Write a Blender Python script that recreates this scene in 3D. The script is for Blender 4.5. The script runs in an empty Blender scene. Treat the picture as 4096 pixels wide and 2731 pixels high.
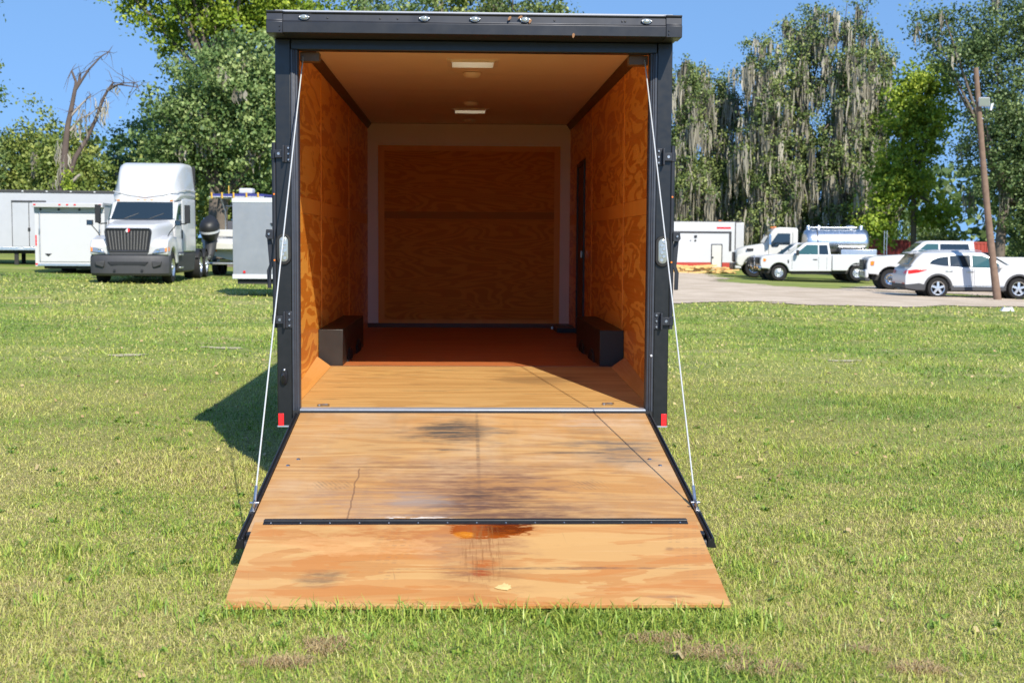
import bpy, bmesh, math, random
import numpy as np
from mathutils import Vector, Matrix
R = math.radians
sc = bpy.context.scene
col = sc.collection
random.seed(7)
rng = np.random.default_rng(11)

# ---------------------------------------------------------------- camera
CAM_Z = 1.638
cam_d = bpy.data.cameras.new('camera')
cam = bpy.data.objects.new('camera', cam_d)
col.objects.link(cam)
cam_d.sensor_width = 36.0
cam_d.lens = 46.87
cam_d.clip_start = 0.05
cam_d.clip_end = 4000
cam.location = (0, 0, CAM_Z)
ROLL = R(0.35)
cam.rotation_euler = (Matrix.Rotation(R(90 - 4.33), 3, 'X') @ Matrix.Rotation(ROLL, 3, 'Z')).to_euler()
cam_d.dof.use_dof = True
cam_d.dof.focus_distance = 8.6
cam_d.dof.aperture_fstop = 5.0
sc.camera = cam

# ---------------------------------------------------------------- sky and sun
SUN_EL, SUN_AZ = R(39.5), R(21.0)      # light travels away from the camera and 21 degrees to the left
world = bpy.data.worlds.new('World')
sc.world = world
world.use_nodes = True
wn = world.node_tree
wn.nodes.clear()
wo = wn.nodes.new('ShaderNodeOutputWorld')
wb = wn.nodes.new('ShaderNodeBackground')
sky = wn.nodes.new('ShaderNodeTexSky')
sky.sky_type = 'NISHITA'
sky.sun_disc = False
sky.sun_elevation = SUN_EL
# the sun stands behind the camera on the right
sun_dir = Vector((math.sin(SUN_AZ) * math.cos(SUN_EL), -math.cos(SUN_AZ) * math.cos(SUN_EL), math.sin(SUN_EL)))
sky.sun_rotation = math.atan2(sun_dir.x, sun_dir.y)
sky.altitude = 0
sky.air_density = 1.6
sky.dust_density = 0.0
sky.ozone_density = 8.0
wb.inputs['Strength'].default_value = 0.15
# a clear deep blue day: the pale band of the model sky is pressed down to the horizon behind the woods
wtc = wn.nodes.new('ShaderNodeTexCoord')
wadd = wn.nodes.new('ShaderNodeVectorMath')
wadd.operation = 'ADD'
wadd.inputs[1].default_value = (0, 0, 0.43)
wnrm = wn.nodes.new('ShaderNodeVectorMath')
wnrm.operation = 'NORMALIZE'
wn.links.new(wtc.outputs['Generated'], wadd.inputs[0])
wn.links.new(wadd.outputs[0], wnrm.inputs[0])
wn.links.new(wnrm.outputs[0], sky.inputs['Vector'])
wn.links.new(sky.outputs[0], wb.inputs['Color'])
wn.links.new(wb.outputs[0], wo.inputs['Surface'])
sl = bpy.data.lights.new('sun', 'SUN')
sl.energy = 4.5
sl.angle = R(0.53)
sl.color = (1.0, 0.93, 0.80)
so = bpy.data.objects.new('sun', sl)
col.objects.link(so)
so.rotation_euler = sun_dir.to_track_quat('Z', 'Y').to_euler()

vs = sc.view_settings
sc.display_settings.display_device = 'sRGB'
vs.view_transform = 'Standard'
vs.look = 'None'
vs.exposure = 0.63
vs.gamma = 1.0
vs.use_curve_mapping = False
sc.render.engine = 'CYCLES'
cy = sc.cycles
cy.max_bounces = 12
cy.diffuse_bounces = 9
cy.glossy_bounces = 4
cy.transmission_bounces = 4
cy.transparent_max_bounces = 6
cy.caustics_reflective = False
cy.caustics_refractive = False
cy.use_denoising = True
cy.use_adaptive_sampling = False
cy.sample_clamp_indirect = 8.0
cy.denoising_prefilter = 'ACCURATE'

# ---------------------------------------------------------------- material helpers
MATS = {}


class NT:
    """small wrapper to write node trees"""
    def __init__(s, name):
        s.m = bpy.data.materials.new(name)
        s.m.use_nodes = True
        s.t = s.m.node_tree
        s.t.nodes.clear()
        s.out = s.t.nodes.new('ShaderNodeOutputMaterial')
        s.p = s.t.nodes.new('ShaderNodeBsdfPrincipled')
        s.t.links.new(s.p.outputs[0], s.out.inputs[0])
        MATS[name] = s.m

    def n(s, kind, **kw):
        nd = s.t.nodes.new('ShaderNode' + kind)
        for k, v in kw.items():
            setattr(nd, k, v)
        return nd

    def put(s, sock, v):
        if isinstance(v, bpy.types.NodeSocket):
            s.t.links.new(v, sock)
        elif isinstance(v, (tuple, list)) and len(v) == 3 and sock.type == 'RGBA':
            sock.default_value = (*v, 1)
        else:
            sock.default_value = v

    def math(s, op, a, b=0.0, c=0.0, clamp=False):
        nd = s.n('Math', operation=op, use_clamp=clamp)
        s.put(nd.inputs[0], a)
        s.put(nd.inputs[1], b)
        s.put(nd.inputs[2], c)
        return nd.outputs[0]

    def mix(s, f, a, b, mode='MIX'):
        nd = s.n('Mix', data_type='RGBA', blend_type=mode)
        s.put(nd.inputs[0], f)
        s.put(nd.inputs[6], a)
        s.put(nd.inputs[7], b)
        return nd.outputs[2]

    def coord(s, which='Object'):
        return s.n('TexCoord').outputs[which]

    def sep(s, v):
        nd = s.n('SeparateXYZ')
        s.put(nd.inputs[0], v)
        return nd.outputs

    def comb(s, x, y, z):
        nd = s.n('CombineXYZ')
        for i, v in enumerate((x, y, z)):
            s.put(nd.inputs[i], v)
        return nd.outputs[0]

    def scale(s, v, k):
        nd = s.n('VectorMath', operation='MULTIPLY')
        s.put(nd.inputs[0], v)
        nd.inputs[1].default_value = k
        return nd.outputs[0]

    def add(s, v, k):
        nd = s.n('VectorMath', operation='ADD')
        s.put(nd.inputs[0], v)
        s.put(nd.inputs[1], k)
        return nd.outputs[0]

    def noise(s, v, scale=5, detail=3, rough=0.5, dist=0.0, color=False):
        nd = s.n('TexNoise')
        if v is not None:
            s.put(nd.inputs['Vector'], v)
        nd.inputs['Scale'].default_value = scale
        nd.inputs['Detail'].default_value = detail
        nd.inputs['Roughness'].default_value = rough
        nd.inputs['Distortion'].default_value = dist
        return nd.outputs[1 if color else 0]

    def ramp(s, f, stops, interp='LINEAR'):
        nd = s.n('ValToRGB')
        cr = nd.color_ramp
        cr.interpolation = interp
        while len(cr.elements) < len(stops):
            cr.elements.new(0.5)
        for e, (p, c) in zip(cr.elements, stops):
            e.position = p
            e.color = (c, c, c, 1) if isinstance(c, (int, float)) else (*c, 1)
        s.put(nd.inputs[0], f)
        return nd.outputs[0]

    def smooth(s, v, a, b):
        nd = s.n('MapRange', interpolation_type='SMOOTHSTEP')
        s.put(nd.inputs[0], v)
        nd.inputs[1].default_value = a
        nd.inputs[2].default_value = b
        return nd.outputs[0]

    def blob(s, xy, cx, cy_, rx, ry, soft=0.5, warp=None, amt=0.0):
        """1 inside an ellipse round (cx, cy), 0 outside, its edge frayed by a noise"""
        dx = s.math('DIVIDE', s.math('SUBTRACT', xy[0], cx), rx)
        dy = s.math('DIVIDE', s.math('SUBTRACT', xy[1], cy_), ry)
        d = s.math('SQRT', s.math('ADD', s.math('MULTIPLY', dx, dx), s.math('MULTIPLY', dy, dy)))
        if warp is not None:
            d = s.math('ADD', d, s.math('MULTIPLY', s.math('SUBTRACT', warp, 0.5), amt * 2.4))
        return s.smooth(d, 1.0 + soft * 0.5, 1.0 - soft * 0.5)

    def bump(s, h, strength=0.3, dist=0.01):
        nd = s.n('Bump')
        s.put(nd.inputs['Height'], h)
        nd.inputs['Strength'].default_value = strength
        nd.inputs['Distance'].default_value = dist
        s.t.links.new(nd.outputs[0], s.p.inputs['Normal'])

    def set(s, **kw):
        names = dict(color='Base Color', rough='Roughness', metal='Metallic', spec='Specular IOR Level', coat='Coat Weight',
                     coat_rough='Coat Roughness', alpha='Alpha', trans='Transmission Weight', emit='Emission Color', emits='Emission Strength', ior='IOR')
        for k, v in kw.items():
            s.put(s.p.inputs[names[k]], v)
        return s.m


def plain(name, color, rough=0.5, metal=0.0, coat=0.0, var=0.12, vscale=6.0, spec=0.5, bump=0.0, bscale=60):
    """one paint or stuff with a little uneven wear in tone and gloss"""
    t = NT(name)
    c = t.coord()
    n = t.noise(c, vscale, 5, 0.62)
    f = t.math('MULTIPLY', t.math('SUBTRACT', n, 0.5), var * 2)
    k = t.math('ADD', 1.0, f)
    cc = t.n('VectorMath', operation='SCALE')
    cc.inputs[0].default_value = color
    t.put(cc.inputs[3], k)
    r = t.math('ADD', rough, t.math('MULTIPLY', t.math('SUBTRACT', t.noise(c, vscale * 2.7, 4), 0.5), 0.25), clamp=True)
    t.set(color=cc.outputs[0], rough=r, metal=metal, coat=coat, spec=spec)
    t.p.inputs['Coat Roughness'].default_value = 0.06
    if bump:
        t.bump(t.noise(c, bscale, 3), bump, 0.004)
    return t.m


# ---------------------------------------------------------------- mesh helpers
class MB:
    def __init__(s):
        s.v, s.f = [], []

    def add(s, vs_, fs):
        o = len(s.v)
        s.v += [tuple(p) for p in vs_]
        s.f += [tuple(i + o for i in f) for f in fs]
        return s

    def box(s, x0, x1, y0, y1, z0, z1):
        return s.add([(x0, y0, z0), (x1, y0, z0), (x1, y1, z0), (x0, y1, z0), (x0, y0, z1), (x1, y0, z1), (x1, y1, z1), (x0, y1, z1)],
                     [(3, 2, 1, 0), (4, 5, 6, 7), (0, 1, 5, 4), (1, 2, 6, 5), (2, 3, 7, 6), (3, 0, 4, 7)])

    def hexa(s, b, t):
        """eight corners: four of the bottom, four of the top, same order"""
        return s.add(list(b) + list(t), [(3, 2, 1, 0), (4, 5, 6, 7), (0, 1, 5, 4), (1, 2, 6, 5), (2, 3, 7, 6), (3, 0, 4, 7)])

    def cyl(s, a, b, r0, r1=None, n=12, caps=True):
        r1 = r0 if r1 is None else r1
        a, b = Vector(a), Vector(b)
        d = (b - a).normalized()
        u = d.orthogonal().normalized()
        w = d.cross(u)
        vs_ = []
        for c, r in ((a, r0), (b, r1)):
            for i in range(n):
                t = 2 * math.pi * i / n
                vs_.append(c + (u * math.cos(t) + w * math.sin(t)) * r)
        fs = [(i, (i + 1) % n, n + (i + 1) % n, n + i) for i in range(n)]
        if caps:
            fs += [tuple(range(n))[::-1], tuple(range(n, 2 * n))]
        return s.add(vs_, fs)

    def tube(s, pts, r, n=8):
        """one bent bar through the points; r is a number or one radius for each point"""
        pts = [Vector(p) for p in pts]
        rs = r if isinstance(r, (list, tuple)) else [r] * len(pts)
        rings = []
        u = None
        for i, p in enumerate(pts):
            d = (pts[min(i + 1, len(pts) - 1)] - pts[max(i - 1, 0)]).normalized()
            u = d.orthogonal().normalized() if u is None else (u - d * u.dot(d)).normalized()
            w = d.cross(u)
            rings.append([p + (u * math.cos(2 * math.pi * k / n) + w * math.sin(2 * math.pi * k / n)) * rs[i] for k in range(n)])
        return s.loft(rings)

    def loft(s, rings, caps=True):
        n = len(rings[0])
        vs_ = [p for r in rings for p in r]
        fs = []
        for j in range(len(rings) - 1):
            for i in range(n):
                a, b = j * n + i, j * n + (i + 1) % n
                fs.append((a, b, b + n, a + n))
        if caps:
            fs += [tuple(range(n))[::-1], tuple(range((len(rings) - 1) * n, len(rings) * n))]
        return s.add(vs_, fs)

    def prism(s, poly, axis, a, b):
        """a flat outline pushed along an axis; the outline gives the other two coordinates in order"""
        def p3(p, t):
            return {'x': (t, p[0], p[1]), 'y': (p[0], t, p[1]), 'z': (p[0], p[1], t)}[axis]
        n = len(poly)
        return s.add([p3(p, a) for p in poly] + [p3(p, b) for p in poly],
                     [tuple(range(n)), tuple(range(n, 2 * n))[::-1]] + [(i, i + n, (i + 1) % n + n, (i + 1) % n) for i in range(n)])

    def lathe(s, prof, axis_o, axis='y', n=24, caps=None):
        """profile of (radius, offset along the axis) turned round it"""
        rings = []
        for r, t in prof:
            ring = []
            for i in range(n):
                a = 2 * math.pi * i / n
                c_, s_ = r * math.cos(a), r * math.sin(a)
                p = {'y': (c_, t, s_), 'x': (t, c_, s_), 'z': (c_, s_, t)}[axis]
                ring.append((p[0] + axis_o[0], p[1] + axis_o[1], p[2] + axis_o[2]))
            rings.append(ring)
        return s.loft(rings, caps=(prof[0][0] > 1e-6) if caps is None else caps)

    def mesh(s, name, smooth=None):
        me = bpy.data.meshes.new(name)
        me.from_pydata(s.v, [], s.f)
        bm = bmesh.new()
        bm.from_mesh(me)
        bmesh.ops.recalc_face_normals(bm, faces=bm.faces)
        bm.to_mesh(me)
        bm.free()
        if smooth is not None:
            me.polygons.foreach_set('use_smooth', [True] * len(me.polygons))
            me.set_sharp_from_angle(angle=R(smooth))
        me.update()
        return me

    def build(s, name, mat, parent=None, bevel=0, smooth=None, seg=2, loc=None, rot=None):
        return obj(name, s.mesh(name, smooth if smooth is not None else (35 if bevel else None)), mat, parent, bevel, seg, loc, rot)


def obj(name, me, mat, parent=None, bevel=0, seg=2, loc=None, rot=None):
    o = bpy.data.objects.new(name, me)
    if mat is not None:
        me.materials.clear()
        me.materials.append(MATS[mat] if isinstance(mat, str) else mat)
    col.objects.link(o)
    o.parent = parent
    if loc:
        o.location = loc
    if rot:
        o.rotation_euler = rot
    if bevel:
        b = o.modifiers.new('bevel', 'BEVEL')
        b.width = bevel
        b.segments = seg
        b.limit_method = 'ANGLE'
        b.angle_limit = R(38)
        b.use_clamp_overlap = True
    return o


def thing(name, label, cat, loc=(0, 0, 0), rotz=0.0, group=None):
    o = bpy.data.objects.new(name, None)
    o.empty_display_size = 0.2
    col.objects.link(o)
    o.location = loc
    o.rotation_euler = (0, 0, rotz)
    return tag(o, label, cat, group)


def tag(o, label=None, cat=None, group=None, kind=None):
    for k, v in (('label', label), ('category', cat), ('group', group), ('kind', kind)):
        if v:
            o[k] = v
    return o


def copy_tree(o, parent=None):
    c = o.copy()
    col.objects.link(c)
    c.parent = parent
    for ch in list(o.children):
        copy_tree(ch, c)
    return c


def big_mesh(name, v, f, mat, parent=None, attrs=None, smooth=False):
    """a mesh from numpy arrays: v (n,3), f (m,k)"""
    me = bpy.data.meshes.new(name)
    v = np.ascontiguousarray(v, np.float32)
    f = np.ascontiguousarray(f, np.int32)
    m, k = f.shape
    me.vertices.add(len(v))
    me.vertices.foreach_set('co', v.ravel())
    me.loops.add(m * k)
    me.loops.foreach_set('vertex_index', f.ravel())
    me.polygons.add(m)
    me.polygons.foreach_set('loop_start', np.arange(0, m * k, k, dtype=np.int32))
    for nm, arr in (attrs or {}).items():
        a = me.attributes.new(nm, 'FLOAT', 'POINT')
        a.data.foreach_set('value', np.ascontiguousarray(arr, np.float32))
    if smooth:
        me.polygons.foreach_set('use_smooth', np.ones(m, bool))
    me.update(calc_edges=True)
    return obj(name, me, mat, parent)


def rring(x, hwb, hwt, z0, z1, r, k=4, cy_=0.0):
    """rounded trapezoid across the x axis"""
    pts = []
    for cx_, cz_, hw, a0 in ((1, 1, hwt, 0), (-1, 1, hwt, 90), (-1, -1, hwb, 180), (1, -1, hwb, 270)):
        yc = cx_ * (hw - r)
        zc = (z1 - r) if cz_ > 0 else (z0 + r)
        for i in range(k):
            a = R(a0 + 90 * i / (k - 1))
            pts.append((x, cy_ + yc + r * math.cos(a), zc + r * math.sin(a)))
    return pts


def ss(a, b, x):
    t = np.clip((x - a) / (b - a), 0, 1)
    return t * t * (3 - 2 * t)


def gz(x, y):
    """height of the field: it falls gently to the right"""
    k = 0.008 + 0.011 * ss(10, 40, y) + 0.011 * ss(50, 75, y)
    xc = 45 * np.tanh(np.asarray(x, float) / 45)
    return -xc * k


# ---------------------------------------------------------------- materials
plain('black_paint', (0.0085, 0.009, 0.0105), 0.36, 0.0, 0.12, 0.35, 9, 0.5)
plain('black_frame', (0.018, 0.019, 0.022), 0.42, 0.3, 0.0, 0.45, 14, 0.5)
plain('grey_anodised', (0.040, 0.042, 0.050), 0.42, 0.55, 0.0, 0.35, 5)
plain('channel_grey', (0.060, 0.065, 0.080), 0.45, 0.5, 0.0, 0.3, 11)
plain('rubber', (0.012, 0.012, 0.013), 0.7, 0, 0, 0.4, 20)
plain('tyre', (0.022, 0.021, 0.021), 0.85, 0, 0, 0.4, 9, 0.25, 0.4, 90)
plain('steel', (0.42, 0.45, 0.50), 0.42, 0.5, 0, 0.2, 9)
plain('zinc', (0.45, 0.46, 0.48), 0.36, 1.0, 0, 0.2, 30)
plain('chrome', (0.62, 0.63, 0.66), 0.10, 1.0, 0, 0.06, 6)
plain('cable_steel', (0.62, 0.62, 0.60), 0.4, 0.35, 0, 0.2, 80)
plain('white_paint', (0.53, 0.535, 0.55), 0.32, 0, 0.35, 0.035, 2.5)
plain('white_cream', (0.56, 0.55, 0.51), 0.34, 0, 0.35, 0.04, 2.5)
plain('white_dirty', (0.47, 0.47, 0.48), 0.42, 0, 0.1, 0.07, 3)
plain('silver_panel', (0.36, 0.36, 0.37), 0.36, 0.55, 0, 0.16, 2.2)
plain('pale_grey_panel', (0.42, 0.43, 0.46), 0.45, 0.1, 0, 0.08, 2.0)
plain('aluminium', (0.66, 0.68, 0.71), 0.32, 0.9, 0, 0.12, 7)
plain('tank_steel', (0.66, 0.66, 0.66), 0.30, 1.0, 0, 0.10, 4)
plain('grey_plastic', (0.045, 0.045, 0.050), 0.6, 0, 0, 0.2, 6)
plain('dark_grey', (0.035, 0.035, 0.038), 0.6, 0, 0, 0.3, 6)
plain('black_plastic', (0.013, 0.013, 0.014), 0.5, 0, 0, 0.3, 12)
plain('chassis', (0.02, 0.02, 0.02), 0.75, 0, 0, 0.4, 5)
plain('amber', (0.85, 0.22, 0.02), 0.25, 0, 0.4, 0.1, 20)
plain('orange_strap', (0.75, 0.20, 0.03), 0.7, 0, 0, 0.2, 20)
plain('red_lens', (0.62, 0.012, 0.014), 0.22, 0, 0.5, 0.12, 20)
plain('red_reflector', (0.80, 0.02, 0.025), 0.3, 0, 0.3, 0.15, 60)
plain('skirt_reflection_red', (0.42, 0.05, 0.035), 0.5, 0.2, 0, 0.2, 3)  # red reflection in the polished skirts, put into their base colour
plain('container_red', (0.36, 0.055, 0.04), 0.65, 0, 0, 0.2, 3)
plain('navy_canvas', (0.025, 0.03, 0.16), 0.85, 0, 0, 0.2, 8)
plain('vinyl_yellow', (0.70, 0.42, 0.06), 0.6, 0, 0, 0.2, 9)
plain('lumber', (0.62, 0.42, 0.17), 0.75, 0, 0, 0.25, 5)
plain('dead_leaf', (0.26, 0.13, 0.06), 0.8, 0, 0, 0.3, 30)
plain('grille_bar', (0.20, 0.185, 0.175), 0.4, 0.4, 0, 0.2, 10)
plain('leaf_yellow', (0.62, 0.46, 0.19), 0.6, 0, 0, 0.15, 40)
plain('litter_white', (0.52, 0.53, 0.55), 0.6, 0, 0, 0.08, 8)
plain('ceiling_white', (0.90, 0.82, 0.70), 0.42, 0, 0, 0.05, 2.2)
plain('liner_white', (0.90, 0.82, 0.72), 0.5, 0, 0, 0.05, 3)
plain('trim_brown', (0.13, 0.065, 0.03), 0.5, 0, 0, 0.25, 8)
plain('wheel_box_black', (0.016, 0.013, 0.011), 0.42, 0, 0, 0.4, 5)
plain('lamp_plastic', (0.80, 0.76, 0.68), 0.4, 0, 0, 0.03, 8)
plain('signal_lens', (0.30, 0.33, 0.32), 0.14, 0.3, 0.5, 0.2, 60)
plain('led_silver', (0.55, 0.57, 0.58), 0.2, 0.7, 0, 0.1, 80)
plain('headlamp', (0.32, 0.33, 0.35), 0.12, 0.6, 0.6, 0.35, 16)
plain('screen_grey', (0.10, 0.10, 0.11), 0.3, 0, 0, 0.1, 5)
t = NT('glass_dark')
t.set(color=(0.012, 0.020, 0.026), rough=0.04, spec=0.6, coat=0.6, coat_rough=0.02)
t = NT('glass_teal')
t.set(color=(0.03, 0.085, 0.085), rough=0.05, spec=0.6, coat=0.6, coat_rough=0.02)

t = NT('vent_lid')            # a roof vent lid of milky plastic that lets daylight through
tr = t.n('BsdfTranslucent')
tr.inputs['Color'].default_value = (0.80, 0.74, 0.62, 1)
t.t.links.new(tr.outputs[0], t.out.inputs[0])


def plywood(name, light, dark, fig=0.5, rings=11.0, warp=1.0, along='x', rough=0.32, coat=0.0, fibre=0.18, stretch=(0.30, 1.5, 1.0), seed=0.0,
            gain=1.0, patch=0.12, stains=None, edge=(0.36, 0.64), spec=0.5):
    """rotary cut softwood ply: contour bands of a stretched, warped noise; each sheet gets its own cut from the object's random"""
    t = NT(name)
    c = t.coord()
    x, y, z = t.sep(c)
    if along == 'x':
        p = (x, y, z)
    elif along == 'z':
        p = (z, y, x)
    elif along == 'y':
        p = (y, x, z)
    rnd = t.n('ObjectInfo').outputs['Random']
    off = t.math('ADD', t.math('MULTIPLY', rnd, 37.0), seed)
    q = t.comb(t.math('ADD', t.math('MULTIPLY', p[0], stretch[0]), off), t.math('MULTIPLY', p[1], stretch[1]), t.math('ADD', t.math('MULTIPLY', p[2], stretch[2]), off))
    n = t.noise(q, 1.5, 2.5, 0.5, warp)
    band = t.math('SINE', t.math('MULTIPLY', n, rings * 6.283))
    band = t.ramp(t.math('ADD', t.math('MULTIPLY', band, 0.5), 0.5), [(edge[0], 0.0), (edge[1], 1.0)], 'EASE')
    fine = t.noise(t.comb(t.math('MULTIPLY', p[0], 2.2), t.math('MULTIPLY', p[1], 85.0), t.math('MULTIPLY', p[2], 85.0)), 1.0, 3, 0.6)
    big = t.noise(q, 0.9, 2, 0.5)
    f = t.math('ADD', t.math('MULTIPLY', band, fig), t.math('MULTIPLY', t.math('SUBTRACT', fine, 0.5), fibre * 3), clamp=True)
    colr = t.mix(f, light, dark)
    colr = t.mix(t.math('MULTIPLY', t.math('SUBTRACT', big, 0.35), patch * 4, clamp=True), colr, tuple(a * b for a, b in zip(light, (1.02, 0.80, 0.55))))
    rr = t.math('ADD', rough, t.math('MULTIPLY', t.math('SUBTRACT', fine, 0.5), 0.25))
    if stains:
        colr, rr = stains(t, colr, rr, (x, y), fine)
    t.set(color=colr, rough=rr, coat=coat, spec=spec)
    t.p.inputs['Coat Roughness'].default_value = 0.18
    t.bump(fine, 0.12, 0.003)
    return t.m
# ================================================================ the field, the gravel drive
def vnoise(x, y, scale, seed=0):
    """smooth value noise on numpy arrays, 0..1"""
    g = np.random.default_rng(100 + seed).random((64, 64))
    u, v = np.asarray(x) / scale, np.asarray(y) / scale
    i, j = np.floor(u).astype(int), np.floor(v).astype(int)
    fu, fv = u - i, v - j
    fu, fv = fu * fu * (3 - 2 * fu), fv * fv * (3 - 2 * fv)
    a, b = g[i % 64, j % 64], g[(i + 1) % 64, j % 64]
    c_, d = g[i % 64, (j + 1) % 64], g[(i + 1) % 64, (j + 1) % 64]
    return (a * (1 - fu) + b * fu) * (1 - fv) + (c_ * (1 - fu) + d * fu) * fv


# bare sandy spots in the lawn: x, y, radius across, radius in depth
BARE = [(-4.1, 19.4, .30, .18), (-5.2, 18.0, .25, .14), (4.85, 19, .22, .12)]
THATCH = [(-.72, 5.24, .10, .11), (-.90, 5.02, .13, .06), (.62, 5.38, .13, .05), (.80, 5.22, .16, .08), (.97, 5.02, .15, .08), (1.58, 5.05, .14, .05), (1.42, 5.28, .10, .06)]


def in_spots(x, y, spots, jit=0.45, seed=3):
    w = np.zeros_like(x)
    n = (vnoise(x, y, 0.16, seed) - 0.5) * 2 * jit + (vnoise(x, y, 0.05, seed + 1) - 0.5) * jit
    for cx, cy_, rx, ry in spots:
        d = np.sqrt(((x - cx) / rx) ** 2 + ((y - cy_) / ry) ** 2) + n
        w = np.maximum(w, 1 - ss(0.65, 1.1, d))
    return w


t = NT('field_soil')
c = t.coord()
n1 = t.smooth(t.noise(t.scale(c, (0.5, 1.0, 1.0)), 0.30, 4, 0.55), 0.32, 0.68)
n2 = t.noise(t.scale(c, (0.55, 1.0, 1)), 1.3, 5, 0.6)
n3 = t.noise(c, 26, 4, 0.65)
n4 = t.noise(c, 7, 4, 0.6)
green = t.mix(n1, (0.125, 0.195, 0.032), (0.270, 0.305, 0.070))
dry = t.mix(n3, (0.23, 0.21, 0.085), (0.42, 0.36, 0.19))
g = t.mix(t.smooth(t.math('ADD', n2, t.math('MULTIPLY', n4, 0.35)), 0.60, 0.95), green, dry)
g = t.mix(t.math('MULTIPLY', t.smooth(n3, 0.42, 0.75), 0.55), g, (0.105, 0.140, 0.028))
# close to the camera the soil and thatch between the blades can be told apart
soil = t.mix(t.smooth(n3, 0.35, 0.7), (0.165, 0.170, 0.048), (0.34, 0.315, 0.120))
g = t.mix(t.smooth(t.math('ADD', t.sep(c)[1], t.math('MULTIPLY', n2, 6.0)), 13.0, 24.0), soil, g)
t.set(color=g, rough=0.95, spec=0.15)
t.bump(t.math('ADD', t.math('MULTIPLY', n3, 0.6), n4), 0.55, 0.03)

t = NT('gravel')
c = t.coord()
v = t.n('TexVoronoi')
t.put(v.inputs['Vector'], c)
v.inputs['Scale'].default_value = 24
g1 = t.noise(c, 0.55, 5, 0.65)
g2 = t.noise(c, 34, 4, 0.7)
cc = t.mix(t.smooth(g1, 0.3, 0.75), (0.47, 0.375, 0.275), (0.70, 0.585, 0.46))
cc = t.mix(t.math('MULTIPLY', t.smooth(g2, 0.35, 0.7), 0.65), cc, (0.34, 0.27, 0.20))
cc = t.mix(t.math('MULTIPLY', t.smooth(t.noise(t.scale(c, (0.25, 1.0, 1.0)), 1.1, 4, 0.6), 0.5, 0.75), 0.45), cc, (0.36, 0.29, 0.215))
cc = t.mix(t.math('MULTIPLY', t.smooth(t.noise(c, 1.7, 5, 0.7), 0.6, 0.78), 0.5), cc, (0.16, 0.17, 0.07))
t.set(color=cc, rough=0.95, spec=0.2)
t.bump(v.outputs[0], 0.6, 0.02)


def axis_pts(lo, hi, fine_lo, fine_hi, step):
    a = list(np.arange(fine_lo, fine_hi + 1e-6, step))
    x, d = fine_hi, step
    while x < hi:
        d *= 1.28
        x += d
        a.append(x)
    x, d = fine_lo, step
    while x > lo:
        d *= 1.28
        x -= d
        a.insert(0, x)
    return np.array(a)


gx = axis_pts(-900, 900, -34, 44, 0.75)
gy = axis_pts(-250, 1800, 3, 112, 0.75)
GX, GY = np.meshgrid(gx, gy)
near = np.exp(-((GY - 10) / 30.0) ** 2)
GZ = gz(GX, GY) + (vnoise(GX, GY, 3.1, 5) - 0.5) * 0.035 * ss(9, 16, np.hypot(GX, GY))
vv = np.stack([GX, GY, GZ], -1).reshape(-1, 3)
ny, nx = GX.shape
ii = (np.arange(ny - 1)[:, None] * nx + np.arange(nx - 1)[None, :]).ravel()
field = big_mesh('field', vv, np.stack([ii, ii + 1, ii + nx + 1, ii + nx], -1), 'field_soil', smooth=True)
tag(field, 'sunlit grass field that the trailers and trucks stand on', None, kind='structure')


def inside(px, py, poly):
    r = np.zeros(px.shape, bool)
    n = len(poly)
    for i in range(n):
        (x0, y0), (x1, y1) = poly[i], poly[(i + 1) % n]
        cnd = ((y0 > py) != (y1 > py)) & (px < (x1 - x0) * (py - y0) / (y1 - y0 + 1e-12) + x0)
        r ^= cnd
    return r


DRIVE = [(1, 37.0), (5, 37.9), (10, 38.8), (16, 39.8), (24, 40.2), (45, 41), (90, 42), (90, 50), (45, 48.5), (24, 46.6), (17.5, 47.0), (13.8, 53.0), (9.3, 61.0), (11.0, 72), (12.5, 90), (13, 110), (6, 110), (6, 90), (4, 70), (0, 55), (-3, 44)]
LOT = [(13.2, 55.2), (18.5, 49.3), (24, 48.9), (45, 51), (90, 53), (90, 75), (30, 71), (18, 64)]


def on_gravel(x, y):
    wx = x + (vnoise(x, y, 1.7, 21) - 0.5) * 1.4 + (vnoise(x, y, 0.6, 22) - 0.5) * 0.6
    wy = y + (vnoise(x, y * .4, 2.2, 25) - 0.5) * 3.0 + (vnoise(x, y, 1.0, 23) - 0.5) * 1.8 + (vnoise(x, y, 0.6, 24) - 0.5) * 1.0
    return inside(wx, wy, DRIVE), inside(wx, wy, LOT)


sx, sy = np.meshgrid(np.arange(-4, 92, 0.3), np.arange(36, 112, 0.3))
m1, m2 = on_gravel(sx + .15, sy + .15)
for nm, mk, lab in (('gravel_drive', m1, 'pale gravel drive crossing behind the lawn'), ('gravel_lot', m2 & ~m1, 'grey gravel parking lot under the parked vehicles')):
    ys_, xs_ = np.nonzero(mk)
    idx = {}
    x0, y0 = sx[ys_, xs_], sy[ys_, xs_]
    key = np.unique(np.concatenate([np.stack([xs_ + a, ys_ + b], -1) for a, b in ((0, 0), (1, 0), (1, 1), (0, 1))]), axis=0)
    lut = {(int(a), int(b)): k for k, (a, b) in enumerate(key)}
    kx, ky = -4 + key[:, 0] * 0.3, 36 + key[:, 1] * 0.3
    kz = gz(kx, ky) + (vnoise(kx, ky, 3.1, 5) - 0.5) * 0.035 + 0.022
    fs = np.array([[lut[(a, b)], lut[(a + 1, b)], lut[(a + 1, b + 1)], lut[(a, b + 1)]] for a, b in zip(xs_.tolist(), ys_.tolist())])
    o = big_mesh(nm, np.stack([kx, ky, kz], -1), fs, 'gravel')
    tag(o, lab, None, kind='structure')

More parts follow.
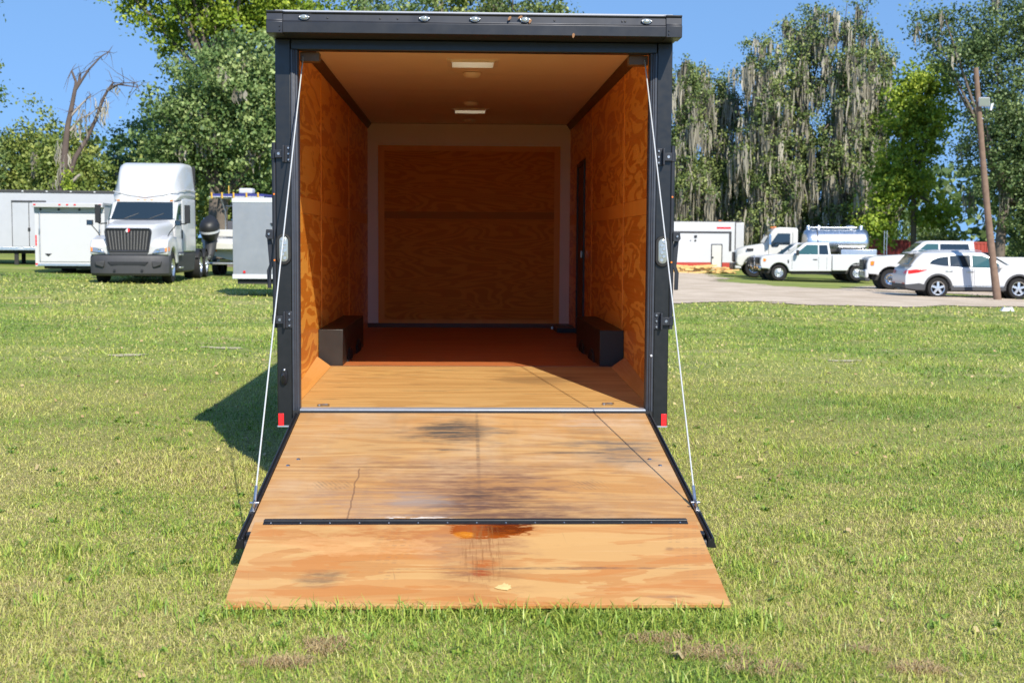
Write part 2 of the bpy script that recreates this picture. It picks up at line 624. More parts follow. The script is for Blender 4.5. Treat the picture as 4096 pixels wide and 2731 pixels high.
t = NT('bare_sand')
c = t.coord()
n3 = t.noise(c, 30, 5, 0.7)
t.set(color=t.mix(t.smooth(n3, 0.3, 0.7), (0.40, 0.36, 0.22), (0.55, 0.49, 0.34)), rough=0.95, spec=0.1)
t.bump(n3, 0.2, 0.01)
# thin sandy spots, broken into many ragged crumbs between the blades
rgb_ = np.random.default_rng(41)
m = MB()
for k, (bx, by, rx, ry) in enumerate(BARE):
    size = .012 + .0026 * by
    for q in range(20):
        x, y = bx + rgb_.normal() * rx * .55, by + rgb_.normal() * ry * .55
        r_ = size * rgb_.uniform(.4, 1.5)
        n = 7
        pts = []
        for i in range(n):
            a = 2 * math.pi * i / n
            f = r_ * rgb_.uniform(.5, 1.3)
            px, py = x + math.cos(a) * f * 1.5, y + math.sin(a) * f
            pts.append((px, py, float(gz(px, py) + (vnoise(px, py, 3.1, 5) - 0.5) * 0.035 * ss(9, 16, np.hypot(px, py))) + .006 + .0012 * (q % 5)))
        m.add(pts, [tuple(range(n))])
tag(m.build('bare_ground', 'bare_sand'), 'thin sandy spots showing through the lawn', 'sand', kind='stuff')
# ================================================================ the black enclosed trailer
# trailer space: u across (right +), v into the trailer, w up; the origin lies on the ground under the rear sill
TR_YAW = R(2.13)
TR = thing('cargo_trailer', 'open black enclosed cargo trailer with orange plywood interior and ramp lowered onto grass', 'trailer', (-0.253, 8.80, 0.0), TR_YAW)
HW = 1.295                                  # half width over the posts


def fl(v):                                  # floor height: a short beavertail, then a floor that drops a little to the front
    return 0.515 + 0.105 * min(v, 1.95) / 1.95 - 0.010 * max(0, v - 1.95)


WALL_L, WALL_D = (0.93, 0.43, 0.07), (0.64, 0.195, 0.018)
plywood('ply_wall', WALL_L, WALL_D, 0.90, 5.0, 0.8, 'y', 0.36, 0.10, 0.16, (0.75, 1.0, 3.3), edge=(0.42, 0.60), spec=0.35)
plywood('ply_front', (0.78, 0.31, 0.045), (0.56, 0.17, 0.02), 0.60, 15.0, 0.7, 'x', 0.65, 0.0, 0.12, (0.45, 1.2, 2.6), edge=(0.30, 0.70), spec=0.12)
plywood('ply_splice_dark', (0.50, 0.20, 0.04), (0.40, 0.15, 0.025), 0.4, 4.0, 0.6, 'x', 0.65, 0.0, 0.10, (0.2, 1.0, 1.0), spec=0.12)
plywood('ply_band', (0.88, 0.39, 0.065), (0.78, 0.30, 0.045), 0.4, 4.0, 0.6, 'z', 0.45, 0.05, 0.10, (0.2, 1.0, 1.0), spec=0.25)
plywood('ply_cove', (0.64, 0.30, 0.075), (0.50, 0.20, 0.04), 0.4, 5.0, 0.6, 'y', 0.4, 0.1, 0.16)


def stains_floor(t, colr, rr, xy, fine):
    w = t.noise(t.comb(t.math('MULTIPLY', xy[0], 1.6), t.math('MULTIPLY', xy[1], 9.0), 0.0), 1.0, 4, 0.65)
    colr = t.mix(t.math('MULTIPLY', t.smooth(w, 0.56, 0.74), 0.65), colr, (0.10, 0.065, 0.035))
    w2 = t.noise(t.comb(t.math('MULTIPLY', xy[0], 5.0), t.math('MULTIPLY', xy[1], 40.0), 0.3), 1.0, 3, 0.6)
    colr = t.mix(t.math('MULTIPLY', t.smooth(w2, 0.60, 0.75), 0.55), colr, (0.09, 0.05, 0.025))
    b = t.blob(xy, 0.52, 1.25, 0.30, 0.16, 0.9, w, 1.4)
    colr = t.mix(t.math('MULTIPLY', b, 0.45), colr, (0.08, 0.04, 0.02))
    b = t.blob(xy, -0.72, 1.55, 0.16, 0.13, 0.5, w2, 2.2)
    colr = t.mix(t.math('MULTIPLY', t.math('MULTIPLY', b, t.smooth(w2, 0.45, 0.60)), 0.6), colr, (0.62, 0.42, 0.14))
    return colr, rr


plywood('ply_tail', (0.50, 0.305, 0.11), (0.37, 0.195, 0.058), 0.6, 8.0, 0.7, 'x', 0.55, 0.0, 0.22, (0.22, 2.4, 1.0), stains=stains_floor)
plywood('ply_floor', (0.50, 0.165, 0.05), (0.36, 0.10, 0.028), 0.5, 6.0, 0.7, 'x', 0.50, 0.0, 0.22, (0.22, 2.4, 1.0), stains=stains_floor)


def grit(t, colr, x, y, k):
    """specks of dirt, scratches along and across the sheet"""
    sp = t.noise(t.comb(x, y, k), 95.0, 3, 0.7)
    colr = t.mix(t.math('MULTIPLY', t.smooth(sp, 0.66, 0.74), 0.55), colr, (0.10, 0.06, 0.035))
    s1 = t.noise(t.comb(t.math('MULTIPLY', x, 1.2), t.math('MULTIPLY', y, 130.0), k + 3), 1.0, 2, 0.6)
    colr = t.mix(t.math('MULTIPLY', t.smooth(s1, 0.70, 0.76), 0.55), colr, (0.13, 0.065, 0.03))
    s2 = t.noise(t.comb(t.math('ADD', t.math('MULTIPLY', x, 75.0), t.math('MULTIPLY', y, 9.0)), t.math('MULTIPLY', y, 2.2), k + 7), 1.0, 2, 0.6)
    colr = t.mix(t.math('MULTIPLY', t.smooth(s2, 0.70, 0.77), 0.38), colr, (0.20, 0.11, 0.055))
    s3 = t.noise(t.comb(t.math('MULTIPLY', x, 2.6), t.math('MULTIPLY', y, 60.0), k + 11), 1.0, 4, 0.7)
    return t.mix(t.math('MULTIPLY', t.smooth(s3, 0.58, 0.72), 0.30), colr, (0.66, 0.46, 0.26))


def stains_ramp(t, colr, rr, xy, fine):
    x, y = xy
    w = t.noise(t.comb(t.math('MULTIPLY', x, 3.0), t.math('MULTIPLY', y, 7.0), 0.0), 1.0, 5, 0.65)
    st = t.noise(t.comb(t.math('MULTIPLY', x, 1.5), t.math('MULTIPLY', y, 24.0), 4.0), 1.0, 4, 0.6)
    st2 = t.noise(t.comb(t.math('MULTIPLY', x, 4.0), t.math('MULTIPLY', y, 60.0), 9.0), 1.0, 3, 0.6)
    st3 = t.noise(t.comb(t.math('MULTIPLY', x, 9.0), t.math('MULTIPLY', y, 30.0), 2.0), 1.0, 4, 0.7)
    gr = t.noise(t.comb(x, y, 2.0), 2.1, 4, 0.6)
    ver = t.noise(t.comb(t.math('MULTIPLY', x, 7.0), t.math('MULTIPLY', y, 0.8), 6.0), 1.0, 3, 0.55)
    colr = grit(t, colr, x, y, 1.0)
    # weathered greying, wheel paths, thin dark checks along the grain
    colr = t.mix(t.math('MULTIPLY', t.smooth(gr, 0.42, 0.75), 0.50), colr, (0.52, 0.38, 0.24))
    colr = t.mix(t.math('MULTIPLY', t.smooth(ver, 0.50, 0.80), 0.30), colr, (0.26, 0.16, 0.08))
    colr = t.mix(t.math('MULTIPLY', t.smooth(st3, 0.55, 0.75), 0.40), colr, (0.24, 0.14, 0.07))
    colr = t.mix(t.math('MULTIPLY', t.smooth(st, 0.58, 0.78), 0.50), colr, (0.19, 0.11, 0.055))
    colr = t.mix(t.math('MULTIPLY', t.smooth(st2, 0.66, 0.78), 0.75), colr, (0.06, 0.045, 0.03))

    gmod = t.math('ADD', 0.30, t.math('MULTIPLY', t.smooth(t.math('ADD', t.math('MULTIPLY', st, 0.6), t.math('MULTIPLY', st3, 0.4)), 0.38, 0.62), 0.95))

    def put(cx, cy_, rx, ry, amount, c, soft=1.5, amt=1.5, nz=None):
        nonlocal colr
        m = t.math('MULTIPLY', t.blob(xy, cx, cy_, rx, ry, soft, w if nz is None else nz, amt), min(1.0, amount * 1.2))
        colr = t.mix(t.math('MULTIPLY', m, gmod, clamp=True), colr, c)
    DK, GY_ = (0.085, 0.066, 0.050), (0.17, 0.125, 0.09)
    put(-.13, -.47, .24, .17, .80, DK)
    put(-.02, -.40, .12, .20, .45, DK)
    put(-.26, -.36, .12, .05, .45, DK)
    put(-.15, -.83, .14, .022, .6, DK, .5, .9)
    put(.62, -.72, .22, .05, .5, GY_)
    put(.90, -.86, .18, .22, .70, GY_)
    put(.60, -.89, .26, .018, .6, DK, .6, .9)
    put(.72, -.40, .10, .12, .35, GY_)
    put(-.62, -.42, .22, .5, .25, (0.30, 0.19, 0.09))
    put(-1.0, -.6, .12, .5, .16, (0.60, 0.44, 0.26))
    put(.10, -.5, .05, .6, .18, (0.58, 0.43, 0.26))
    put(.80, -.25, .25, .12, .30, (0.60, 0.46, 0.34))
    put(.02, -.75, .011, .95, .42, DK, 1.2, .6)
    put(.015, -1.62, .03, .035, .8, DK, .8, .6)
    put(-.05, -1.17, .9, .030, .40, (0.10, 0.05, 0.03), .9, 1.0, st)
    put(-.12, -1.62, .56, .50, .68, (0.25, 0.125, 0.065))
    put(.06, -1.85, .28, .36, .78, (0.115, 0.055, 0.035))
    put(.02, -1.66, .08, .05, .7, (0.07, 0.04, 0.032))
    put(.25, -2.02, .40, .14, .55, (0.15, 0.075, 0.045))
    put(-.28, -1.72, .14, .09, .35, (0.30, 0.26, 0.23))
    put(-.85, -1.90, .30, .06, .30, (0.30, 0.15, 0.06))
    put(.75, -1.80, .35, .10, .28, (0.30, 0.17, 0.09))
    put(-.52, -1.86, .30, .30, .08, (0.60, 0.47, 0.38))
    # a scuffed whitish spill, broken up by the grain
    sp = t.math('MULTIPLY', t.blob(xy, -.45, -1.93, .36, .20, .8, w, 1.5), t.smooth(st2, 0.40, 0.55))
    colr = t.mix(t.math('MULTIPLY', sp, .10), colr, (0.58, 0.45, 0.34))
    sp = t.math('MULTIPLY', t.blob(xy, -.33, -2.05, .20, .045, .6, w, 1.6), t.smooth(t.noise(t.comb(t.math('MULTIPLY', x, 14.0), t.math('MULTIPLY', y, 26.0), 1.0), 1.0, 2), 0.45, 0.52))
    colr = t.mix(t.math('MULTIPLY', sp, .9), colr, (0.74, 0.66, 0.58))
    # two boot prints
    for (cx, cy_) in ((-.79, -1.49), (.64, -1.49)):
        tread = t.smooth(t.math('SINE', t.math('MULTIPLY', t.math('ADD', x, t.math('MULTIPLY', y, 0.5)), 240.0)), -0.2, 0.5)
        m = t.math('MULTIPLY', t.blob(xy, cx, cy_, .12, .085, .5, w, .5), tread)
        colr = t.mix(t.math('MULTIPLY', t.math('MULTIPLY', m, t.smooth(st3, 0.40, 0.60)), .40), colr, (0.15, 0.10, 0.06))
    # a long faint crack on the left of the lower sheet
    cr = t.math('ABSOLUTE', t.math('SUBTRACT', x, t.math('ADD', -.66, t.math('MULTIPLY', t.math('SUBTRACT', t.noise(t.comb(0.0, y, 0.0), 5.0, 4), 0.5), 0.05))))
    crm = t.math('MULTIPLY', t.smooth(cr, 0.007, 0.002), t.math('LESS_THAN', y, -1.2))
    colr = t.mix(t.math('MULTIPLY', crm, .55), colr, (0.10, 0.05, 0.03))
    return colr, rr


def stains_flap(t, colr, rr, xy, fine):
    x, y = xy
    w = t.noise(t.comb(t.math('MULTIPLY', x, 3.0), t.math('MULTIPLY', y, 7.0), 3.0), 1.0, 5, 0.65)
    fl_ = t.noise(t.comb(t.math('MULTIPLY', x, 1.25), t.math('MULTIPLY', y, 5.0), 8.0), 1.0, 5, 0.50, 0.9)
    ver = t.noise(t.comb(t.math('MULTIPLY', x, 75.0), t.math('MULTIPLY', y, 3.5), 6.0), 1.0, 4, 0.65)
    st2 = t.noise(t.comb(t.math('MULTIPLY', x, 5.0), t.math('MULTIPLY', y, 55.0), 9.0), 1.0, 3, 0.6)
    colr = t.mix(t.math('MULTIPLY', t.ramp(fl_, [(0.515, 0.0), (0.525, 1.0)]), 0.60), colr, (0.55, 0.335, 0.125))
    colr = t.mix(t.math('MULTIPLY', t.ramp(fl_, [(0.425, 1.0), (0.435, 0.0)]), 0.75), colr, (0.45, 0.175, 0.042))
    colr = t.mix(t.math('MULTIPLY', t.smooth(w, 0.58, 0.8), 0.22), colr, (0.40, 0.25, 0.14))
    colr = t.mix(t.math('MULTIPLY', t.smooth(st2, 0.72, 0.80), 0.55), colr, (0.10, 0.06, 0.035))

    colr = grit(t, colr, x, y, 5.0)
    st3 = t.noise(t.comb(t.math('MULTIPLY', x, 8.0), t.math('MULTIPLY', y, 26.0), 2.0), 1.0, 4, 0.7)
    gmod = t.math('ADD', 0.40, t.math('MULTIPLY', t.smooth(st3, 0.38, 0.60), 0.75))
    colr = t.mix(t.math('MULTIPLY', t.smooth(st3, 0.56, 0.76), 0.30), colr, (0.28, 0.15, 0.07))

    def put(cx, cy_, rx, ry, amount, c, soft=1.3, amt=1.5, nz=w):
        nonlocal colr
        m = t.math('MULTIPLY', t.math('MULTIPLY', t.blob(xy, cx, cy_, rx, ry, soft, nz, amt), amount), gmod, clamp=True)
        colr = t.mix(m, colr, c)
        return m
    put(-.35, -.12, .40, .15, .75, (0.38, 0.135, 0.035))
    put(-.02, -.34, .20, .16, .30, (0.36, 0.24, 0.17))
    put(.04, -.42, .17, .36, .62, (0.30, 0.135, 0.045))
    m1 = put(.07, -.09, .195, .115, 2.6, (0.27, 0.052, 0.004), .18, .85, st3)
    put(.15, -.085, .12, .075, 1.3, (0.105, 0.016, 0.003), .8, 1.5, st3)
    put(-.06, -.165, .05, .035, 1.3, (0.52, 0.17, 0.008), .6, .9, st3)
    put(.03, -.50, .060, .05, .8, (0.36, 0.085, 0.008), .6, 1.6, st3)
    put(.015, -.60, .045, .04, 1.0, (0.28, 0.055, 0.008), .6, 1.6, st3)
    dr = t.math('MULTIPLY', t.blob(xy, .03, -.36, .10, .30, 1.0, w, .9), t.smooth(ver, 0.50, 0.60))
    colr = t.mix(t.math('MULTIPLY', dr, .60), colr, (0.22, 0.09, 0.025))
    put(-.70, -.64, .10, .07, .60, (0.16, 0.095, 0.05))
    put(-.08, -.60, .06, .018, .60, (0.20, 0.08, 0.04))
    put(-.62, -.30, .36, .10, .45, (0.62, 0.33, 0.13), .12, 1.2)
    put(.93, -.33, .02, .02, .5, (0.2, 0.1, 0.05))
    put(.35, -.55, .55, .012, .5, (0.08, 0.06, 0.05), .5, 1.2, st2)
    put(.86, -.84, .09, .014, .45, (0.13, 0.11, 0.09))
    # tread marks of a tyre
    arc = t.math('ADD', x, t.math('MULTIPLY', y, -0.16))
    for k, cx in enumerate((-.42, 1.04)):
        tread = t.math('MULTIPLY', t.smooth(t.math('SINE', t.math('MULTIPLY', y, 190.0)), -0.1, 0.4), t.smooth(t.math('SINE', t.math('MULTIPLY', arc, 155.0)), -0.5, 0.2))
        m = t.math('MULTIPLY', t.blob(xy, cx, -.30, .10, .42, .5, w, .5), tread)
        colr = t.mix(t.math('MULTIPLY', t.math('MULTIPLY', m, t.smooth(st3, 0.42, 0.62)), .34), colr, (0.22, 0.13, 0.07))
    rr = t.math('SUBTRACT', rr, t.math('MULTIPLY', m1, 0.45))
    return colr, rr


plywood('ply_ramp', (0.50, 0.29, 0.112), (0.36, 0.165, 0.048), 0.62, 9.0, 0.7, 'x', 0.62, 0.0, 0.30, (0.26, 2.0, 1.0), patch=0.25, edge=(0.25, 0.80), stains=stains_ramp)
plywood('ply_flap', (0.49, 0.245, 0.08), (0.40, 0.175, 0.048), 0.50, 6.0, 0.7, 'x', 0.58, 0.0, 0.20, (0.28, 2.2, 1.0), patch=0.1, stains=stains_flap)

# ---- shell: outer skin, roof, nose, belly
L = 7.66
for s in (-1, 1):
    m = MB()
    m.box(*(sorted((s * 1.256, s * 1.288))), 0.105, L + .03, 0.42, 3.0845)
    o = m.build('side_wall', 'black_paint', TR)
    # skin panels with a little joint between them
    for k in range(6):
        v0 = 0.15 + k * 1.24
        p = MB()
        p.box(*(sorted((s * 1.289, s * 1.297))), v0, v0 + 1.232, 0.52, 2.96)
        p.build('skin_panel', 'black_paint', o, 0.002)
    f = MB()
    f.prism([(1.90, 0.46), (2.15, 0.86), (4.05, 0.86), (4.30, 0.46), (4.22, 0.46), (4.02, 0.80), (2.18, 0.80), (1.98, 0.46)], 'x', *sorted((s * 1.30, s * 1.36)))
    f.build('fender', 'grey_anodised', TR, 0.01)
    for vc in (2.62, 3.56):
        w_ = MB()
        w_.lathe([(0.20, -.10), (0.35, -.10), (0.365, -.06), (0.365, .06), (0.35, .10), (0.20, .10)], (s * 1.13, vc, 0.365), 'x', 28, caps=False)
        wo_ = w_.build('wheel', 'tyre', TR, smooth=40)
        r_ = MB()
        r_.lathe([(0.03, s * .085), (0.10, s * .09), (0.17, s * .06), (0.205, s * .10), (0.205, -s * .02), (0.03, -s * .02)], (s * 1.13, vc, 0.365), 'x', 24)
        r_.build('rim', 'aluminium', wo_, smooth=35)
m = MB()
m.box(-1.288, 1.288, L + .0305, L + .08, 0.42, 3.0845)
m.build('nose_wall', 'black_paint', TR)
VENTS = (2.02, 5.95)                         # roof vents, with their wells through ceiling and roof
VW, VD = 0.178, 0.178
m = MB()
ve = [-.02]
for v in VENTS:
    ve += [v - VD, v + VD]
ve.append(L + .08)
for a, b in zip(ve[::2], ve[1::2]):
    m.box(-1.29, 1.29, a, b, 3.085, 3.11)
for v in VENTS:
    for s in (-1, 1):
        m.box(*sorted((s * VW, s * 1.29)), v - VD, v + VD, 3.085, 3.11)
m.build('roof', 'pale_grey_panel', TR)
for s in (-1, 1):
    MB().box(*sorted((s * .95, s * 1.02)), -.05, L, .36, .46).build('frame_rail', 'chassis', TR)
MB().box(-1.25, 1.25, 0.12, L, .462, .490).build('belly_pan', 'chassis', TR)
MB().prism([(-.95, 7.6), (.95, 7.6), (.09, 9.0), (-.09, 9.0)], 'z', .38, .47).build('tongue', 'chassis', TR)
MB().cyl((0, 8.7, 0.0), (0, 8.7, 0.5), .035, .035, 10).build('jack_stand', 'steel', TR)

# ---- rear frame: posts, header
for s in (-1, 1):
    m = MB()
    xo, xi = s * HW, s * (HW - 0.100)
    m.box(*sorted((xo, xi)), 0.0, 0.10, 0.405, 2.93)
    p = m.build('post', 'black_paint', TR, 0.006)
    m = MB()                               # ribbed jamb channel along the opening
    a0 = HW - 0.101
    poly = [(a0, -.012), (a0, .09), (a0 - .046, .09), (a0 - .046, .012), (a0 - .040, .004), (a0 - .030, .002), (a0 - .026, -.006), (a0 - .018, -.006), (a0 - .014, -.012)]
    m.prism([(s * a, b) for a, b in poly], 'z', 0.500, 2.862)
    m.build('jamb_channel', 'channel_grey', TR, 0.002)
    MB().box(*sorted((xo, xi + s * .01)), -.006, .0, 0.400, 0.404 + .006).build('post_foot', 'steel', TR)
    # reflector strip low on the post
    MB().box(*sorted((s * (HW - .006), s * (HW - .042))), -.006, -.001, 0.408, 0.490).build('reflector', 'red_reflector', TR, 0.001)
    # oval tail lamp: rubber surround, clear lens with a row of diodes
    zc, xc = 1.572, s * (HW - .050)

    def oval(hw, hh, n=10):
        pts = []
        for i in range(n + 1):
            a = math.pi * i / n
            pts.append((hw * math.cos(a), hh - hw + hw * math.sin(a)))
        for i in range(n + 1):
            a = math.pi + math.pi * i / n
            pts.append((hw * math.cos(a), -(hh - hw) + hw * math.sin(a)))
        return pts
    m = MB()
    r0, r1, r2 = oval(.048, .102), oval(.045, .099), oval(.030, .084)
    rings = []
    for rr_, d in ((r0, 0.0), (r0, -.012), (r1, -.020), (r2, -.022), (r2, -.006)):
        rings.append([(xc + a, d, zc + b) for a, b in rr_])
    m.loft(rings)
    lamp = m.build('tail_lamp', 'rubber', TR, smooth=40)
    m = MB()
    r3 = oval(.029, .083)
    r4 = oval(.024, .078)
    m.loft([[(xc + a, -.007, zc + b) for a, b in r3], [(xc + a, -.018, zc + b) for a, b in r3], [(xc + a, -.022, zc + b) for a, b in r4]])
    m.build('lens', 'signal_lens', lamp, smooth=40)
    for k in range(6):
        q = MB()
        q.lathe([(.002, -.0245), (.009, -.0245), (.013, -.0215)], (xc + (.008 if k % 2 else -.006) * s, 0, zc - .060 + k * .024), 'y', 10)
        q.build('diode', 'led_silver', lamp)
    # lock bar on the outside with its two brackets and its handle
    bx = s * (HW + .013)
    bar = MB().cyl((bx, .02, 1.055), (bx, .02, 2.265), .0155, n=14).build('lock_bar', 'grey_anodised', TR, smooth=40)
    for zz in (1.11, 2.19):
        m = MB()
        m.box(*sorted((s * (HW - .058), s * (HW - .100))), -.010, -.0005, zz - .055, zz + .055)
        m.box(*sorted((s * (HW - .048), s * (HW - .060))), -.050, -.0005, zz - .054, zz + .054)
        m.box(*sorted((s * (HW - .050), s * (HW + .002))), -.030, -.008, zz - .026, zz + .026)
        m.cyl((bx, .02, zz - .03), (bx, .02, zz + .03), .021, n=12)
        bk = m.build('bar_bracket', 'grey_anodised', TR, 0.002)
        for dz in (-.038, 0, .038):
            MB().lathe([(.002, -.020), (.006, -.020), (.0085, -.015), (.0085, -.010)], (s * (HW - .084), 0, zz + dz), 'y', 10).build('bolt', 'zinc', bk, smooth=40)
        MB().lathe([(.002, -.034), (.009, -.034), (.012, -.030)], (s * (HW - .022), 0, zz), 'y', 12).build('pivot', 'zinc', bk, smooth=40)
    m = MB()
    hx = s * (HW + .050)
    m.prism([(s * (HW + .02), 1.70), (s * (HW + .065), 1.70), (s * (HW + .070), 1.655), (s * (HW + .055), 1.635), (s * (HW + .02), 1.640)], 'y', -.010, .030)
    m.prism([(s * (HW + .036), 1.65), (s * (HW + .066), 1.65), (s * (HW + .052), 1.47), (s * (HW + .068), 1.43), (s * (HW + .064), 1.315), (s * (HW + .040), 1.315), (s * (HW + .042), 1.43), (s * (HW + .024), 1.48)], 'y', .034, .052)
    h_ = m.build('bar_handle', 'grey_anodised', TR, 0.002)
    MB().lathe([(.002, -.020), (.007, -.020), (.010, -.011)], (s * (HW + .046), 0, 1.670), 'y', 10).build('rivet', 'zinc', h_, smooth=40)
    for zz in (1.13, 1.50, 1.93):
        MB().cyl((bx, .0025, zz), (bx, .0045, zz), .006, n=8).build('paint_chip', 'amber', bar)
# round plug cover low on the left post
m = MB()
m.loft([[(-1.247 + a * k, d, .735 + b * k) for a, b in [(0.024 * math.cos(2 * math.pi * i / 20), 0.056 * math.sin(2 * math.pi * i / 20)) for i in range(20)]] for k, d in ((1, -.0005), (1, -.010), (.85, -.016))])
pc = m.build('plug_cover', 'black_frame', TR, smooth=40)
m = MB()
m.loft([[(-1.249 + a * k, d - .02 * b / .05, .722 + b * k) for a, b in [(0.017 * math.cos(2 * math.pi * i / 16), 0.040 * math.sin(2 * math.pi * i / 16)) for i in range(16)]] for k, d in ((1, -.016), (1, -.040), (.7, -.050))])
m.build('cover_flap', 'grey_anodised', pc, smooth=40)
MB().lathe([(.002, -.022), (.007, -.020), (.008, -.012)], (-1.247, 0, .778), 'y', 10).build('hinge_pin', 'zinc', pc, smooth=40)
MB().lathe([(.001, -.010), (.007, -.009), (.009, -.004)], (1.180, -.006, .88), 'y', 8).build('paint_splash', 'litter_white', TR)

m = MB()
m.box(-HW + .1, HW - .1, 0.004, 0.10, 2.862, 2.930)
m.build('header', 'black_paint', TR, 0.006)
m = MB()
m.box(-HW, HW, -.235, 0.10, 2.931, 2.938)
m.build('visor_soffit', 'black_frame', TR)
# visor of folded sheet: lower band, set back upper band, top lip
m = MB()
m.prism([(-.265, 2.930), (-.268, 2.995), (-.255, 3.004), (-.252, 3.048), (-.262, 3.053), (-.262, 3.061), (-.240, 3.064), (.10, 3.112), (.10, 3.086), (-.238, 3.048), (-.243, 2.940), (-.243, 2.930)], 'x', -HW + .085, HW - .085)
visor = m.build('visor', 'grey_anodised', TR, 0.003)
for s in (-1, 1):
    m = MB()
    m.prism([(-.272, 2.926), (-.275, 2.998), (-.262, 3.008), (-.259, 3.052), (-.270, 3.056), (-.270, 3.066), (-.240, 3.068), (.10, 3.116), (.10, 2.940), (-.02, 2.940), (-.10, 2.926)], 'x', *sorted((s * (HW - .086), s * (HW + .016))))
    cp = m.build('visor_end_cap', 'grey_anodised', TR, 0.003)
    for zz in (2.945, 2.968):
        MB().lathe([(.001, -.280), (.004, -.280), (.005, -.272)], (s * (HW - .068), 0, zz), 'y', 8).build('screw', 'black_plastic', cp)
for x in (-1.075, -.322, -.003, .313, 1.085):
    m = MB()
    n = 20
    el = [(math.cos(2 * math.pi * i / n), math.sin(2 * math.pi * i / n)) for i in range(n)]
    el = [(a, math.copysign(abs(b) ** 1.35, b)) for a, b in el]
    m.loft([[(x + a * k * .036, d, 3.026 + b * k * .018) for a, b in el] for k, d in ((1, -.252), (1, -.261), (.88, -.265))])
    ml = m.build('marker_lamp', 'zinc', TR, smooth=40)
    m = MB()
    m.loft([[(x + a * k * .024, d, 3.026 + b * k * .014) for a, b in el] for k, d in ((1, -.264), (1, -.270), (.6, -.275))])
    m.build('lens', 'signal_lens', ml, smooth=40)
    for s in (-1, 1):
        MB().lathe([(.001, -.270), (.0045, -.269), (.006, -.264)], (x + s * .0285, 0, 3.026), 'y', 8).build('screw', 'zinc', ml)
for x in (-.93, -.49, .50, .95, .93, -.60):
    MB().lathe([(.001, -.258), (.0055, -.257), (.007, -.252)], (x, 0, 3.024), 'y', 8).build('visor_screw', 'black_plastic', TR)
# dead leaves caught behind the visor lamps
for (x, zz, a) in ((.283, 3.040, .4), (.345, 3.016, 1.2), (.215, 3.032, .9), (.62, 2.930, 1.4)):
    m = MB()
    c_, s_ = math.cos(a), math.sin(a)
    m.loft([[(x + (p * c_ - q * s_) * .017, d, zz + (p * s_ + q * c_) * .017) for p, q in ((-1, 0), (-.3, .45), (.5, .5), (1, 0), (.4, -.5), (-.5, -.35))] for d in (-.2745, -.2720)])
    m.build('stuck_leaf', 'dead_leaf', TR)

# ---- inside: floor, walls, ceiling
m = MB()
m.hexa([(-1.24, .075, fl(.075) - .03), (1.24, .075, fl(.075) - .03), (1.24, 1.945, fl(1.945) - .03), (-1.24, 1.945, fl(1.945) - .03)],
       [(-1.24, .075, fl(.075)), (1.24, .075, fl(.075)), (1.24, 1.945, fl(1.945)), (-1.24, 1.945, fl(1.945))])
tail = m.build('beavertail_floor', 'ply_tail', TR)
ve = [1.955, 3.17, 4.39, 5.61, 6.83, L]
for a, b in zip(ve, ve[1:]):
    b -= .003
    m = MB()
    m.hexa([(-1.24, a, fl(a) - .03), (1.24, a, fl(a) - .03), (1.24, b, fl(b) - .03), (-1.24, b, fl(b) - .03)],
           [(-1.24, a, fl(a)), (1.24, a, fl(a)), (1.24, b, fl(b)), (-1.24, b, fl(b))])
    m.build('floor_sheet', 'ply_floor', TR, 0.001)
MB().box(-1.24, 1.24, 1.9455, 1.9545, fl(1.95) - .02, fl(1.95) + .004).build('floor_joint', 'trim_brown', TR)
m = MB()
m.prism([(-.030, .485), (-.030, .519), (-.022, .523), (.070, .523), (.072, .519), (.072, .485)], 'x', -1.145, 1.145)
m.build('sill_plate', 'steel', TR, 0.002)
MB().box(-1.19, 1.19, -.036, -.0305, .40, .512).build('sill_gasket', 'rubber', TR)
for u, v in ((-1.00, .135), (.925, .20)):
    m = MB()
    m.cyl((u - .035, v, fl(v) + .001), (u - .035, v, fl(v) + .012), .014, n=10)
    m.tube([(u - .035, v, fl(v) + .009), (u - .01, v + .018, fl(v) + .009), (u + .02, v + .02, fl(v) + .009), (u + .032, v, fl(v) + .009), (u + .02, v - .02, fl(v) + .009), (u - .01, v - .018, fl(v) + .009), (u - .035, v, fl(v) + .009)], .0045, 6)
    m.build('tie_ring', 'zinc', TR, smooth=40)
